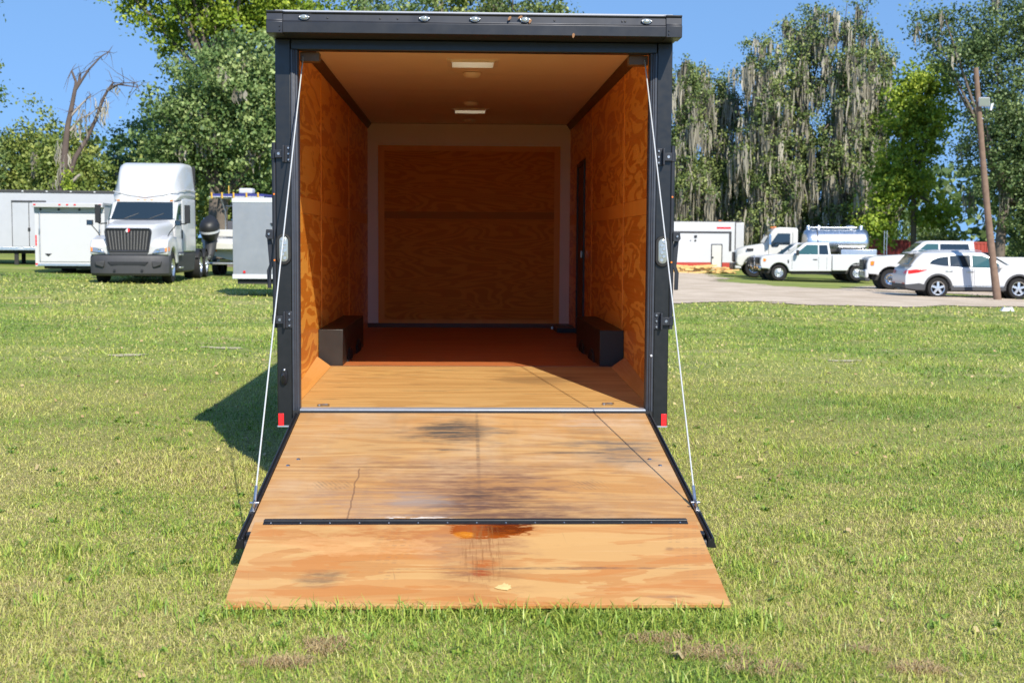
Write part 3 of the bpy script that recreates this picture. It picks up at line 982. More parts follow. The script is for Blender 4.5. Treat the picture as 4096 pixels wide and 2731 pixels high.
# wall sheets: lower, a smooth splice band, upper; vertical joints between them
joints = {-1: [0.105, 2.27, 4.93, L], 1: [0.105, 2.13, 4.83, 5.58]}
for s in (-1, 1):
    for a, b in zip(joints[s], joints[s][1:]):
        m = MB()
        m.box(*sorted((s * 1.240, s * 1.254)), a + .003, b - .003, .48, 1.828)
        m.build('wall_sheet', 'ply_wall', TR, 0.002)
        m = MB()
        m.box(*sorted((s * 1.240, s * 1.254)), a + .003, b - .003, 1.948, 3.05)
        m.build('wall_sheet', 'ply_wall', TR, 0.002)
        m = MB()
        m.box(*sorted((s * 1.2425, s * 1.254)), a + .003, b - .003, 1.8295, 1.9465)
        m.build('splice_band', 'ply_band', TR, 0.001)
    m = MB()
    m.box(*sorted((s * 1.2545, s * 1.2555)), .105, L, .45, 3.05)
    m.build('wall_backing', 'trim_brown', TR)
    for v in joints[s][1:3]:
        MB().box(*sorted((s * 1.236, s * 1.2395)), v - .018, v + .018, .50, 3.0).build('joint_strip', 'ply_band', TR)
    # cove boards along the beavertail
    m = MB()
    m.hexa([(s * 1.239, .10, fl(.1) + .001), (s * 1.19, .10, fl(.1) + .001), (s * 1.13, 1.90, fl(1.9) + .001), (s * 1.239, 1.90, fl(1.9) + .001)],
           [(s * 1.239, .10, fl(.1) + .05), (s * 1.19, .10, fl(.1) + .004), (s * 1.13, 1.90, fl(1.9) + .006), (s * 1.239, 1.90, fl(1.9) + .085)])
    m.build('cove_board', 'ply_cove', TR)
    # wheel box
    u0, u1 = sorted((s * 1.239, s * 1.042))
    m = MB()
    m.hexa([(u0, 1.99, fl(1.99)), (u1, 1.99, fl(1.99)), (u1, 4.22, fl(4.22)), (u0, 4.22, fl(4.22))],
           [(u0, 1.99, .912), (u1, 1.99, .912), (u1, 4.22, .90), (u0, 4.22, .90)])
    m.build('wheel_box', 'wheel_box_black', TR, 0.004)
    # dark corner moulding under the ceiling
    m = MB()
    m.prism([(s * 1.239, 2.985), (s * 1.239, 3.05), (s * 1.190, 3.05), (s * 1.198, 3.038), (s * 1.230, 2.992)], 'y', .105, L - .01)
    m.build('ceiling_moulding', 'trim_brown', TR)
    # spring housing in the corner behind the header
    m = MB()
    m.box(*sorted((s * 1.02, s * 1.148)), .105, .20, 2.80, 2.861)
    m.build('spring_bracket', 'trim_brown', TR, 0.004)
    # spring housing: a drum
    MB().cyl((s * .98, .16, 2.95), (s * 1.23, .16, 2.95), .045, n=16).build('spring_drum', 'black_frame', TR, smooth=40)
# right wall beyond the side door, and the door
for z0, z1 in ((.48, 1.828), (1.948, 3.05)):
    MB().box(1.240, 1.254, 6.50, L, z0, z1).build('wall_sheet', 'ply_wall', TR, 0.002)
MB().box(1.2425, 1.254, 6.50, L, 1.8295, 1.9465).build('splice_band', 'ply_band', TR)
MB().box(1.240, 1.254, 5.583, 6.497, 2.53, 3.05).build('wall_sheet', 'ply_wall', TR, 0.002)
m = MB()
m.prism([(5.60, .50), (5.60, 2.50), (6.48, 2.50), (6.48, .50), (6.44, .50), (6.44, 2.46), (5.64, 2.46), (5.64, .50)], 'x', 1.222, 1.2535)
sd = m.build('side_door', 'black_frame', TR)
MB().box(1.238, 1.2535, 5.642, 6.438, .58, 2.458).build('door_panel', 'trim_brown', sd)  # dark brown puts the look of a dark recess into the panel colour
MB().box(1.205, 1.237, 5.70, 5.725, 1.45, 1.53).build('door_latch', 'chrome', sd, 0.004)
MB().box(1.02, 1.236, 6.6, 7.3, fl(6.6) + .001, fl(6.6) + .05).build('leak_strip_box', 'black_frame', TR)  # black box added beside the strip that imitates leaking light
MB().box(1.00, 1.236, 7.305, 7.335, fl(7.3) + .001, fl(7.3) + .03).build('leak_light_strip', 'aluminium', TR)  # bright metal strip standing in for light leaking in at the floor
# front wall: white liner round a plywood field
MB().box(-1.24, 1.24, L - .012, L, .48, 3.05).build('front_liner', 'liner_white', TR)
MB().box(-1.112, 1.118, L - .022, L - .0125, .60, 2.785).build('front_border', 'ply_band', TR, 0.001)
MB().box(-1.035, 1.045, L - .032, L - .0225, .66, 1.895).build('front_sheet', 'ply_front', TR, 0.001)
MB().box(-1.035, 1.045, L - .032, L - .0225, 1.985, 2.72).build('front_sheet', 'ply_front', TR, 0.001)
MB().box(-1.035, 1.045, L - .028, L - .0225, 1.897, 1.983).build('front_splice', 'ply_splice_dark', TR)
MB().box(-1.24, 1.24, L - .040, L - .0325, .50, .615).build('kick_board', 'trim_brown', TR)
# ceiling sheets with vent wells
ce = [0.105, .31, 1.53, 2.75, 3.97, 5.19, 6.41, L]
for a, b in zip(ce, ce[1:]):
    a, b = a + .002, b - .002
    m = MB()
    hit = [v for v in VENTS if a < v < b]
    if hit:
        v = hit[0]
        m.box(-1.24, 1.24, a, v - VD, 3.055, 3.066)
        m.box(-1.24, 1.24, v + VD, b, 3.055, 3.066)
        for s in (-1, 1):
            m.box(*sorted((s * VW, s * 1.24)), v - VD, v + VD, 3.055, 3.066)
    else:
        m.box(-1.24, 1.24, a, b, 3.055, 3.066)
    m.build('ceiling_sheet', 'ceiling_white', TR)
MB().box(-1.25, 1.25, .105, ve[0] - .2, 3.068, 3.084).build('ceiling_backing', 'trim_brown', TR) if False else None
for v in VENTS:
    m = MB()
    for s in (-1, 1):
        m.box(*sorted((s * (VW - .012), s * (VW - .001))), v - VD + .001, v + VD - .001, 3.035, 3.135)
        m.box(-VW + .013, VW - .013, *sorted((v + s * (VD - .012), v + s * (VD - .001))), 3.035, 3.135)
        m.box(*sorted((s * (VW - .012), s * (VW + .025))), v - VD - .025, v + VD + .025, 3.046, 3.054)
    vt = m.build('roof_vent', 'lamp_plastic', TR)
    MB().box(-VW + .012, VW - .012, v - VD + .012, v + VD - .012, 3.120, 3.122).build('vent_lid', 'vent_lid', vt)
for v in (2.66, 5.06, 7.0):
    MB().lathe([(.002, -.045), (.05, -.042), (.075, -.028), (.082, -.002)], (0.0, v, 3.052), 'z', 24).build('dome_lamp', 'lamp_plastic', TR, smooth=50)

# ---- ramp door and its flap, in ramp space: y runs down the ramp (negative)
RA = math.atan2(.298, 2.09)
m = MB()
m.box(-1.140, 1.140, -2.26, -.01, -.046, -.0135)
m.box(-1.14, 1.14, -2.26, -2.215, -.013, .004)
for s in (-1, 1):                                # rubber sealed channel along each side
    m.prism([(s * 1.142, -.044), (s * 1.142, .010), (s * 1.150, .014), (s * 1.156, -.004), (s * 1.164, .010), (s * 1.173, .008), (s * 1.175, -.015), (s * 1.186, -.040), (s * 1.186, -.046)], 'y', -2.325, -.02)
m.prism([(-2.262, -.044), (-2.262, -.020), (-2.29, -.020), (-2.295, -.008), (-2.31, -.010), (-2.325, -.036), (-2.325, -.046)], 'x', -1.141, 1.141)
ramp = m.build('ramp_door', 'black_frame', TR, 0.002, loc=(0, -.040, .500), rot=(RA, 0, 0))
MB().box(-1.139, 1.139, -1.177, -.012, -.013, .0015).build('ply_sheet', 'ply_ramp', ramp, 0.001)
MB().box(-1.139, 1.139, -2.214, -1.180, -.013, .0025).build('ply_sheet', 'ply_ramp', ramp, 0.001)
for s in (-1, 1):
    for u, y in ((1.03, -1.02), (1.075, -1.14)):
        MB().lathe([(.001, .006), (.009, .0055), (.013, .002)], (s * u, y, 0), 'z', 10).build('screw', 'zinc', ramp, smooth=50)
    m = MB()
    m.box(*sorted((s * 1.143, s * 1.168)), -1.95, -1.84, -.005, .016)
    m.box(*sorted((s * 1.150, s * 1.158)), -1.93, -1.86, .016, .050)
    m.cyl((s * 1.130, -1.88, .036), (s * 1.178, -1.88, .036), .007, n=8)
    m.build('cable_anchor', 'zinc', ramp, 0.001)
FA = math.atan2(.180, .90)
flap = MB().box(-1.114, 1.114, -.920, -.004, -.014, .004).build('ramp_flap', 'ply_flap', TR, 0.0015, loc=(0, -.040 - 2.135 * math.cos(RA), .500 - 2.135 * math.sin(RA) + .021), rot=(FA, 0, 0))
hb = flap
m = MB()
m.box(-1.068, 1.068, .003, .036, .000, .0045)
m.box(-1.068, 1.068, -.040, -.008, .0045, .0075)
m.cyl((-1.068, -.002, .008), (1.068, -.002, .008), .0078, n=10)
hinge = m.build('piano_hinge', 'black_frame', flap, smooth=40)
sc_m = MB().lathe([(.001, .0105), (.003, .0102), (.0045, .0075)], (0, -.024, 0), 'z', 8).mesh('hinge_screw')
for k in range(15):
    obj('hinge_screw', sc_m, 'zinc', flap, loc=(-1.03 + k * 2.06 / 14, 0, 0))
# lift cables from the spring drums to the ramp
ca = math.cos(RA)
for s in (-1, 1):
    top = Vector((s * 1.125, .10, 2.83))
    bot = Vector((s * 1.154, -.040 - 1.88 * ca - .036 * math.sin(RA) * -1, .500 - 1.88 * math.sin(RA) + .040))
    m = MB()
    m.tube([top + (bot - top) * k / 12 + Vector((0, -.012 * math.sin(math.pi * k / 12), -.006 * math.sin(math.pi * k / 12))) for k in range(13)], .0042, 8)
    cb = m.build('lift_cable', 'cable_steel', TR, smooth=40)
    m = MB()
    d = (top - bot).normalized()
    m.cyl(bot, bot + d * .09, .0085, n=8)
    m.build('cable_ferrule', 'zinc', cb, smooth=40)
# ================================================================ vehicles
# vehicle space: x forward, y left, z up; the origin lies on the ground under the front bumper
def ground_at(x, y):
    return float(gz(x, y))


def arch(cx, r, z0, n=12):
    """arch over a wheel from the rear foot to the front one, as outline points going +x"""
    h = math.asin(max(-1, min(1, (z0 - 0.0) / r))) if False else 0
    return [(cx - r * math.cos(math.pi * i / n), z0 + r * math.sin(math.pi * i / n) * 1.0) for i in range(n + 1)]


def wheel(parent, x, y, r, w, s, rim='aluminium', spokes=0, rim_r=0.62, dish=0.04, holes=0, name='wheel'):
    """tyre with shoulders and a rim with spokes or hand holes; s is the outer side"""
    m = MB()
    rr = r * rim_r
    m.lathe([(rr, -w / 2), (r * .93, -w / 2), (r * .985, -w * .36), (r, -w * .2), (r, w * .2), (r * .985, w * .36), (r * .93, w / 2), (rr, w / 2)], (x, y, r), 'y', 32, caps=False)
    wo_ = m.build(name, 'tyre', parent, smooth=35)
    o = s * w / 2
    m = MB()
    if spokes:
        m.lathe([(rr * .86, o - s * .10), (rr * .88, o - s * .015), (rr * .99, o + s * .004), (rr * .99, o - s * .04)], (x, y, r), 'y', 32, caps=False)
        for k in range(spokes):
            a = 2 * math.pi * k / spokes + .3
            ca_, sa_ = math.cos(a), math.sin(a)

            def pt(rad, t_, d):
                return (x + ca_ * rad - sa_ * t_, y + o + s * d, r + sa_ * rad + ca_ * t_)
            wd = rr * .17
            m.hexa([pt(0, -wd, -.045), pt(rr * .9, -wd * .9, -.05), pt(rr * .9, wd * .9, -.05), pt(0, wd, -.045)], [pt(0, -wd, -.004), pt(rr * .9, -wd * .9, -.012), pt(rr * .9, wd * .9, -.012), pt(0, wd, -.004)])
        m.lathe([(.004, o + s * .002), (rr * .20, o), (rr * .26, o - s * .02)], (x, y, r), 'y', 20)
        m.build('rim', rim, wo_, smooth=35)
        MB().lathe([(.004, o - s * .11), (rr * .88, o - s * .11)], (x, y, r), 'y', 24).build('brake_disc', 'dark_grey', wo_)
    else:
        m.lathe([(.004, o + s * .005), (rr * .22, o + s * .004), (rr * .25, o - s * .02), (rr * .36, o - s * (dish + .01)), (rr * .58, o - s * dish * .6), (rr * .80, o - s * dish), (rr * .90, o - s * .012), (rr * .99, o + s * .004), (rr * .99, o - s * .04)], (x, y, r), 'y', 32)
        rm = m.build('rim', rim, wo_, smooth=35)
        m = MB()
        for k in range(holes or 8):
            a = 2 * math.pi * k / (holes or 8)
            m.cyl((x + math.cos(a) * rr * .69, y + o - s * (dish * .5 + .02), r + math.sin(a) * rr * .69), (x + math.cos(a) * rr * .69, y + o - s * (dish * .78 - .008), r + math.sin(a) * rr * .69), rr * .085, n=8)
        m.build('hand_hole', 'black_plastic', wo_)
    return wo_


def lettering(parent, name, text, size, mat, loc, rot, bold=0.0):
    cu = bpy.data.curves.new(name, 'FONT')
    cu.body = text
    cu.size = size
    cu.extrude = 0.003
    cu.offset = bold
    cu.align_x = 'CENTER'
    o = bpy.data.objects.new(name, cu)
    cu.materials.append(MATS[mat])
    col.objects.link(o)
    o.parent = parent
    o.location = loc
    o.rotation_euler = rot
    return o


# ---------------------------------------------------------------- semi truck
def semi_truck():
    x0, y0 = -11.95, 41.5
    T = thing('semi_truck', 'white highway tractor truck with tall roof fairing and grey bumper facing the lawn', 'truck', (x0, y0, ground_at(x0, y0) - .02), R(-86))
    W = 'white_paint'
    # bumper: three faced, with a recess in the middle
    m = MB()
    prof = [(-.62, 1.23), (-.28, 1.22), (-.10, 1.02), (-.03, .62), (0, .30)]
    ring = lambda z, k: [(px * 1.0 - (1 - k) * .10, py * (.97 + .03 * k), z) for px, py in prof] + [(px * 1.0 - (1 - k) * .10, -py * (.97 + .03 * k), z) for px, py in prof[::-1]]
    m.loft([ring(.26, .1), ring(.34, .8), ring(.62, 1), ring(.82, .95), ring(.90, .6)])
    b = m.build('bumper', 'grey_plastic', T, 0.02)
    m = MB()
    m.prism([(.62, .70), (-.62, .70), (-.52, .60), (.52, .60)], 'x', -.05, .012)
    m.build('bumper_intake', 'black_plastic', b)
    for s in (-1, 1):
        m = MB()
        m.prism([(s * .72, .72), (s * 1.02, .72), (s * 1.0, .60), (s * .78, .52), (s * .74, .56)], 'x', -.14, -.006)
        m.build('fog_recess', 'dark_grey', b, 0.02)
        MB().cyl((-.1, s * .42, .43), (.012, s * .42, .43), .04, n=10).build('tow_hole', 'black_plastic', b)
    MB().box(-.02, .016, -.15, .15, .615, .66).build('plate_bracket', 'black_plastic', b)
    # hood
    m = MB()
    m.loft([rring(-.10, .60, .64, .90, 1.70, .10, 6), rring(-.22, .74, .72, .90, 1.80, .12, 6), rring(-.7, .86, .82, .90, 1.87, .16, 6), rring(-1.4, .98, .92, .9, 1.93, .18, 6), rring(-2.25, 1.06, 1.0, .95, 2.02, .14, 6)])
    hood = m.build('hood', W, T, smooth=50)
    MB().box(-2.2, -.5, -.008, .008, 1.84, 1.86).build('hood_crease', 'white_dirty', hood) if False else None
    # front fenders round the wheels
    for s in (-1, 1):
        m = MB()
        n = 12
        arc = [(-1.18 + .62 * math.cos(a), .52 + .62 * math.sin(a)) for a in [math.pi * (1 - i / n) for i in range(n + 1)]]
        out = [(-2.05, .62)] + [(-1.18 - .62, .62)] + [p for p in arc if p[1] > .66] + [(-.52, .62), (-.40, .86), (-.16, .92), (-.14, 1.20), (-.30, 1.38), (-1.0, 1.52), (-1.7, 1.48), (-2.05, 1.30)]
        m.prism(out, 'y', *sorted((s * .62, s * 1.19)))
        f = m.build('fender', W, T, 0.09, seg=4)
        m = MB()                                 # slanted head lamp set into the fender
        m.hexa([(-.105, s * .70, .95), (-.135, s * 1.15, .99), (-.42, s * 1.20, 1.0), (-.4, s * .68, .95)],
               [(-.110, s * .82, 1.09), (-.150, s * 1.15, 1.17), (-.46, s * 1.20, 1.19), (-.4, s * .82, 1.09)])
        hl = m.build('head_lamp', 'headlamp', T, 0.02)
        m = MB()
        m.hexa([(-.122, s * 1.11, 1.02), (-.128, s * 1.165, 1.03), (-.40, s * 1.212, 1.04), (-.40, s * 1.11, 1.02)], [(-.132, s * 1.11, 1.13), (-.140, s * 1.165, 1.15), (-.40, s * 1.212, 1.16), (-.40, s * 1.11, 1.13)])
        m.build('turn_signal', 'amber', hl)
        MB().lathe([(.004, -.10), (.04, -.098), (.055, -.13)], (.0, s * .90, 1.045), 'x', 14).build('reflector_bowl', 'chrome', hl, smooth=50)
        w_ = wheel(T, -1.18, s * 1.02, .51, .30, s, 'aluminium', 0, .56, .07, 8)
        # hood mirror and tall door mirror
        m = MB()
        m.tube([(-.95, s * 1.02, 1.42), (-.92, s * 1.12, 1.62), (-.92, s * 1.33, 1.86)], .018, 6)
        m.box(-1.02, -.92, *sorted((s * 1.28, s * 1.47)), 1.84, 2.0)
        hm = m.build('hood_mirror', 'black_plastic', T, 0.015)
        MB().box(-1.027, -1.021, *sorted((s * 1.295, s * 1.455)), 1.855, 1.985).build('mirror_glass', 'glass_dark', hm)
        MB().box(-.919, -.914, *sorted((s * 1.295, s * 1.455)), 1.855, 1.985).build('mirror_cap', 'glass_dark', hm)
        m = MB()
        m.tube([(-2.35, s * 1.08, 1.93), (-2.3, s * 1.35, 1.90), (-2.3, s * 1.45, 1.95)], .025, 6)
        m.box(-2.42, -2.24, *sorted((s * 1.36, s * 1.52)), 1.93, 2.52)
        dm = m.build('door_mirror', 'black_plastic', T, 0.04)
        MB().box(-2.427, -2.421, *sorted((s * 1.38, s * 1.50)), 1.98, 2.47).build('mirror_glass', 'glass_dark', dm)
        # door with its window and handle
        m = MB()
        m.box(-3.30, -2.10, *sorted((s * 1.085, s * 1.10)), .98, 2.02)
        d = m.build('door', W, T, 0.01)
        m = MB()
        m.prism([(-3.22, 2.05), (-2.45, 2.05), (-2.35, 2.0), (-2.22, 2.0), (-2.70, 2.54), (-3.22, 2.58)], 'y', *sorted((s * 1.083, s * 1.094)))
        m.build('door_window', 'glass_teal', d)
        MB().box(-3.22, -3.18, *sorted((s * 1.10, s * 1.13)), 1.42, 1.72).build('door_handle', 'black_plastic', d, 0.008)
        # skirts, steps, tank
        m = MB()
        m.prism([(-2.06, .98), (-2.06, .40), (-2.3, .30), (-5.3, .30), (-5.6, .9), (-5.6, 1.0)], 'y', *sorted((s * .80, s * 1.16)))
        sk = m.build('side_skirt', 'dark_grey', T, 0.06)
        for zz in (.45, .88):
            MB().box(-2.75, -2.15, *sorted((s * 1.165, s * 1.23)), zz, zz + .06).build('step', 'aluminium', sk, 0.01)
        for xr in (-6.42, -7.72):
            wheel(T, xr, s * .93, .50, .55, s, 'aluminium', 0, .58, .10, 10)
        m = MB()
        n = 10
        for xr in (-6.42, -7.72):
            m.loft([[(xr + (.56 + q) * math.cos(a), yy, .50 + (.56 + q) * math.sin(a)) for q, yy in ((0, s * .68), (0, s * 1.2), (.02, s * 1.2), (.02, s * .68))] for a in [math.pi * (.15 + .7 * i / n) for i in range(n + 1)]])
        m.build('mudguard', 'black_plastic', T, smooth=35)
    # grille: frame, dark well and upright bars, badge on top
    tr_ = [(-.60, 1.03), (.60, 1.03), (.70, 1.64), (.66, 1.72), (-.66, 1.72), (-.70, 1.64)]
    m = MB()
    m.prism(tr_, 'x', -.16, -.075)
    gr = m.build('grille', 'black_plastic', T, 0.01)
    for (a, b_) in zip(tr_, tr_[1:] + tr_[:1]):
        MB().cyl((-.07, a[0], a[1]), (-.07, b_[0], b_[1]), .032, n=8).build('grille_frame', 'grey_anodised', gr, smooth=50)
    for k in range(13):
        yy = -.57 + k * .095
        zt = 1.66
        zb = 1.07
        m = MB()
        m.hexa([(-.080, yy * .93 - .017, zb), (-.050, yy * .93 - .010, zb), (-.050, yy * .93 + .010, zb), (-.080, yy * .93 + .017, zb)],
               [(-.080, yy * 1.06 - .017, zt), (-.050, yy * 1.06 - .010, zt), (-.050, yy * 1.06 + .010, zt), (-.080, yy * 1.06 + .017, zt)])
        m.build('grille_bar', 'grille_bar', gr)
    for s, mt in ((-1, 'litter_white'), (1, 'red_lens')):
        m = MB()
        m.prism([(0, 1.75), (s * .075, 1.70), (s * .04, 1.63), (0, 1.61)] if s > 0 else [(0, 1.75), (s * .075, 1.67), (s * .04, 1.61), (0, 1.61)], 'x', -.05, -.022)
        m.build('badge', mt, gr)
    m = MB()
    m.prism([(-.62, 1.02), (.62, 1.02), (.56, .91), (-.56, .91)], 'x', -.18, -.055)
    m.build('grille_base', 'grey_plastic', T, 0.01)
    # cab, windscreen, visor
    m = MB()
    m.prism([(-2.20, .98), (-2.20, 2.00), (-2.78, 2.62), (-3.5, 2.72), (-3.5, .98)], 'y', -1.08, 1.08)
    cab = m.build('cab', W, T, 0.08, seg=3)
    m = MB()
    a_, b_ = Vector((-2.195, 0, 2.03)), Vector((-2.735, 0, 2.60))
    nrm = Vector((.725, 0, .689))
    pl = lambda t_, yy, d: tuple(a_ + (b_ - a_) * t_ + Vector((0, yy, 0)) + nrm * d - Vector((abs(yy) ** 2 * .05, 0, 0)))
    rows = []
    for t_, hw in ((0, 1.00), (1, .90)):
        rows.append([pl(t_, hw * (2 * i / 8 - 1), .035) for i in range(9)])
    m.add(rows[0] + rows[1], [(i, i + 1, i + 10, i + 9) for i in range(8)])
    ws = m.build('windscreen', 'glass_dark', T)
    sd_ = ws.modifiers.new('thick', 'SOLIDIFY')
    sd_.thickness = .012
    m = MB()
    m.tube([pl(0, -1.02, .045), pl(1, -.93, .045)], .03, 6)
    m.tube([pl(0, 1.02, .045), pl(1, .93, .045)], .03, 6)
    m.tube([pl(1.02, -.93, .045), pl(1.02, -.45, .048), pl(1.02, .45, .048), pl(1.02, .93, .045)], .035, 6)
    m.build('windscreen_pillar', W, T, smooth=60)
    for yy in (-.86, -.22, 0, .22, .86):
        MB().box(-2.80, -2.70, yy - .05, yy + .05, 2.655, 2.70).build('roof_marker', 'amber', T, 0.01)
    for yy in (-.55, .25):
        MB().tube([pl(.02, yy, .05), pl(.32, yy + .42, .05)], .012, 5).build('wiper', 'black_plastic', T)
    # sleeper and roof fairing
    m = MB()
    m.loft([rring(-3.35, 1.12, 1.10, .98, 2.75, .06, 5), rring(-3.7, 1.19, 1.17, .98, 2.78, .06, 5), rring(-5.35, 1.20, 1.19, .98, 2.8, .06, 5)])
    m.build('sleeper', W, T, smooth=40)
    m = MB()
    m.loft([rring(-2.78, .96, .80, 2.66, 2.80, .05, 6), rring(-2.86, 1.03, .86, 2.64, 3.02, .12, 6), rring(-3.05, 1.09, .92, 2.66, 3.42, .2, 6), rring(-3.35, 1.14, .98, 2.68, 3.74, .22, 6), rring(-3.75, 1.18, 1.03, 2.70, 3.92, .2, 6), rring(-4.3, 1.20, 1.08, 2.72, 3.99, .18, 6), rring(-5.35, 1.205, 1.10, 2.74, 4.0, .16, 6)])
    fr = m.build('roof_fairing', W, T, smooth=60)
    m = MB()
    m.tube([(-2.84, -1.05, 2.98), (-2.78, -.6, 2.86), (-2.76, 0, 2.78), (-2.78, .6, 2.86), (-2.84, 1.05, 2.98), (-3.4, 1.19, 3.06), (-5.3, 1.22, 3.06)], .018, 6)
    m.build('fairing_seam', 'white_dirty', fr, smooth=60)
    for s in (-1, 1):
        m = MB()
        m.prism([(-5.36, 1.1), (-5.36, 3.94), (-5.42, 3.85), (-5.42, 1.15)], 'y', *sorted((s * 1.10, s * 1.20)))
        m.build('fairing_extender', 'black_plastic', T)
        MB().box(-3.72, -3.70, *sorted((s * 1.193, s * 1.20)), 1.1, 2.7).build('panel_seam', 'white_dirty', T)
    # chassis, fifth wheel
    m = MB()
    for s in (-1, 1):
        m.box(-8.4, -.4, *sorted((s * .38, s * .48)), .62, .90)
    m.build('frame_rail', 'chassis', T)
    MB().lathe([(.05, 1.06), (.45, 1.05), (.48, 1.0), (.45, .92)], (-6.9, 0, 0), 'z', 20).build('fifth_wheel', 'chassis', T)
    MB().box(-5.4, -.6, -.75, .75, .45, .95).build('engine_bay', 'chassis', T)
    for xr in (-1.18, -6.42, -7.72):
        MB().cyl((xr, -1.0, .5), (xr, 1.0, .5), .09, n=10).build('axle', 'chassis', T)
    return T


semi_truck()


# ---------------------------------------------------------------- pickups
def pickup(name, label, x, y, rotz, cab_end=3.55, length=6.35, fa=1.02, ra=4.95, dual=False, front='chrome', group='parked white pickups', r=.405, windows=2, hood_z=1.30, roof=1.97, drop=0.0):
    T = thing(name, label, 'pickup', (x, y, ground_at(x, y) + .02 - drop), rotz, group)
    W = 'white_paint'
    hw = 1.0
    ar = r * 1.27
    zb = .46

    def arc(cx):
        return [(cx + ar * math.cos(a), r + ar * math.sin(a)) for a in [math.pi * (i / 12) for i in range(13)]]
    fx = -fa
    rx = -ra
    # front clip with the wheel arches, doors, sills: one outline from the nose back to the cab end
    pts = [(-.10, .62), (-.05, .78), (-.05, 1.05), (-.12, hood_z - .10), (-.32, hood_z - .03), (-1.0, hood_z + .02), (-1.62, hood_z + .06), (-cab_end, 1.30), (-cab_end, zb + .02), (fx - ar - .02, zb)]
    low = [p for p in arc(fx)[::-1] if p[1] > zb]
    body = pts + low + [(fx + ar + .04, .60)]
    m = MB()
    m.prism(body, 'y', -hw, hw)
    bd = m.build('body', W, T, 0.07, seg=3)
    # cab top
    rf, rb = -2.42, -cab_end + .12
    m = MB()
    m.loft([[(-1.50, -.95, 1.28), (-cab_end + .02, -.95, 1.28), (-cab_end + .02, .95, 1.28), (-1.50, .95, 1.28)],
            [(-2.30, -.82, roof - .06), (rb, -.82, roof - .06), (rb, .82, roof - .06), (-2.30, .82, roof - .06)],
            [(-2.48, -.74, roof), (rb + .06 - .1, -.74, roof), (rb - .04, .74, roof), (-2.48, .74, roof)]])
    m.build('cab_roof', W, T, 0.06, seg=3)
    # glass
    m = MB()
    sl_ = Vector((-.80, 0, .63)).normalized()
    nr = Vector((.63, 0, .80)).normalized()
    p0, p1 = Vector((-1.56, 0, 1.335)) + nr * .012, Vector((-2.27, 0, roof - .10)) + nr * .012
    m.add([p0 + Vector((0, -.88, 0)), p0 + Vector((0, .88, 0)), p1 + Vector((0, .76, 0)), p1 + Vector((0, -.76, 0))], [(0, 1, 2, 3)])
    o = m.build('windscreen', 'glass_teal', T)
    o.modifiers.new('thick', 'SOLIDIFY').thickness = .01
    for s in (-1, 1):
        def side(pl_, nm, mt, off=.006):
            mm = MB()
            q = []
            for (px, pz) in pl_:
                k = (pz - 1.28) / (roof - .06 - 1.28)
                q.append((px, s * (.95 - .13 * k + off), pz))
            mm.add(q, [tuple(range(len(q)))])
            oo = mm.build(nm, mt, T)
            oo.modifiers.new('thick', 'SOLIDIFY').thickness = .008
        wz0, wz1 = 1.35, roof - .13
        if windows == 2:
            side([(-1.85, wz0), (-2.02, wz0 + .14), (-2.45, wz1), (-3.02, wz1), (-3.02, wz0)], 'door_window', 'glass_teal')
            side([(-3.08, wz0), (-3.08, wz1), (-cab_end + .22, wz1), (-cab_end + .16, wz0)], 'quarter_window', 'glass_dark')
        else:
            side([(-1.85, wz0), (-2.02, wz0 + .14), (-2.45, wz1), (-2.92, wz1), (-2.92, wz0)], 'door_window', 'glass_teal')
            side([(-3.0, wz0), (-3.0, wz1), (-cab_end + .34, wz1), (-cab_end + .24, wz0)], 'door_window', 'glass_dark')
        # door shut lines, handle, mirror
        xs_ = [-1.68, -3.05] + ([-cab_end + .25] if windows == 2 else [-cab_end + .2])
        for xx in xs_:
            MB().box(xx - .006, xx + .006, *sorted((s * (hw - .002), s * (hw + .002))), .58, 1.26).build('door_gap', 'dark_grey', bd)
        MB().box(-2.98, -2.76, *sorted((s * hw, s * (hw + .03))), 1.07, 1.11).build('door_handle', 'black_plastic', T, 0.006)
        if windows != 2:
            MB().box(-cab_end + .28, -cab_end + .46, *sorted((s * hw, s * (hw + .03))), 1.07, 1.11).build('door_handle', 'black_plastic', T, 0.006)
        m = MB()
        m.box(-1.98, -1.86, *sorted((s * 1.10, s * 1.34)), 1.30, 1.58)
        m.tube([(-1.88, s * .93, 1.34), (-1.90, s * 1.12, 1.36)], .03, 6)
        m.build('door_mirror', 'black_plastic', T, 0.025)
        # vent on the fender, wheel lips
        MB().prism([(-1.52, .88), (-1.52, 1.06), (-1.44, 1.06), (-1.46, .88)], 'y', *sorted((s * hw, s * (hw + .006)))).build('fender_vent', 'black_plastic', T)
        # lamps
        m = MB()
        m.hexa([(-.015, s * .64, .92), (-.10, s * .995, .92), (-.34, s * 1.006, .96), (-.30, s * .64, .92)],
               [(-.05, s * .64, 1.16), (-.12, s * .995, 1.16), (-.36, s * 1.006, 1.16), (-.30, s * .64, 1.16)])
        hl = m.build('head_lamp', 'headlamp', T, 0.01)
        m = MB()
        m.hexa([(-.20, s * .992, .98), (-.20, s * 1.012, .98), (-.31, s * 1.012, .99), (-.31, s * .992, .99)], [(-.20, s * .992, 1.14), (-.20, s * 1.012, 1.14), (-.35, s * 1.012, 1.14), (-.35, s * .992, 1.14)])
        m.build('turn_signal', 'amber', hl)
        # wheels
        wheel(T, fx, s * .86, r, .25, s, 'chrome' if dual else 'aluminium', 0, .60 if dual else .58, -.05 if dual else .05, 8)
        wheel(T, rx, s * (.88 if dual else .86), r, .44 if dual else .25, s, 'aluminium', 0, .58, .12 if dual else .05, 8)
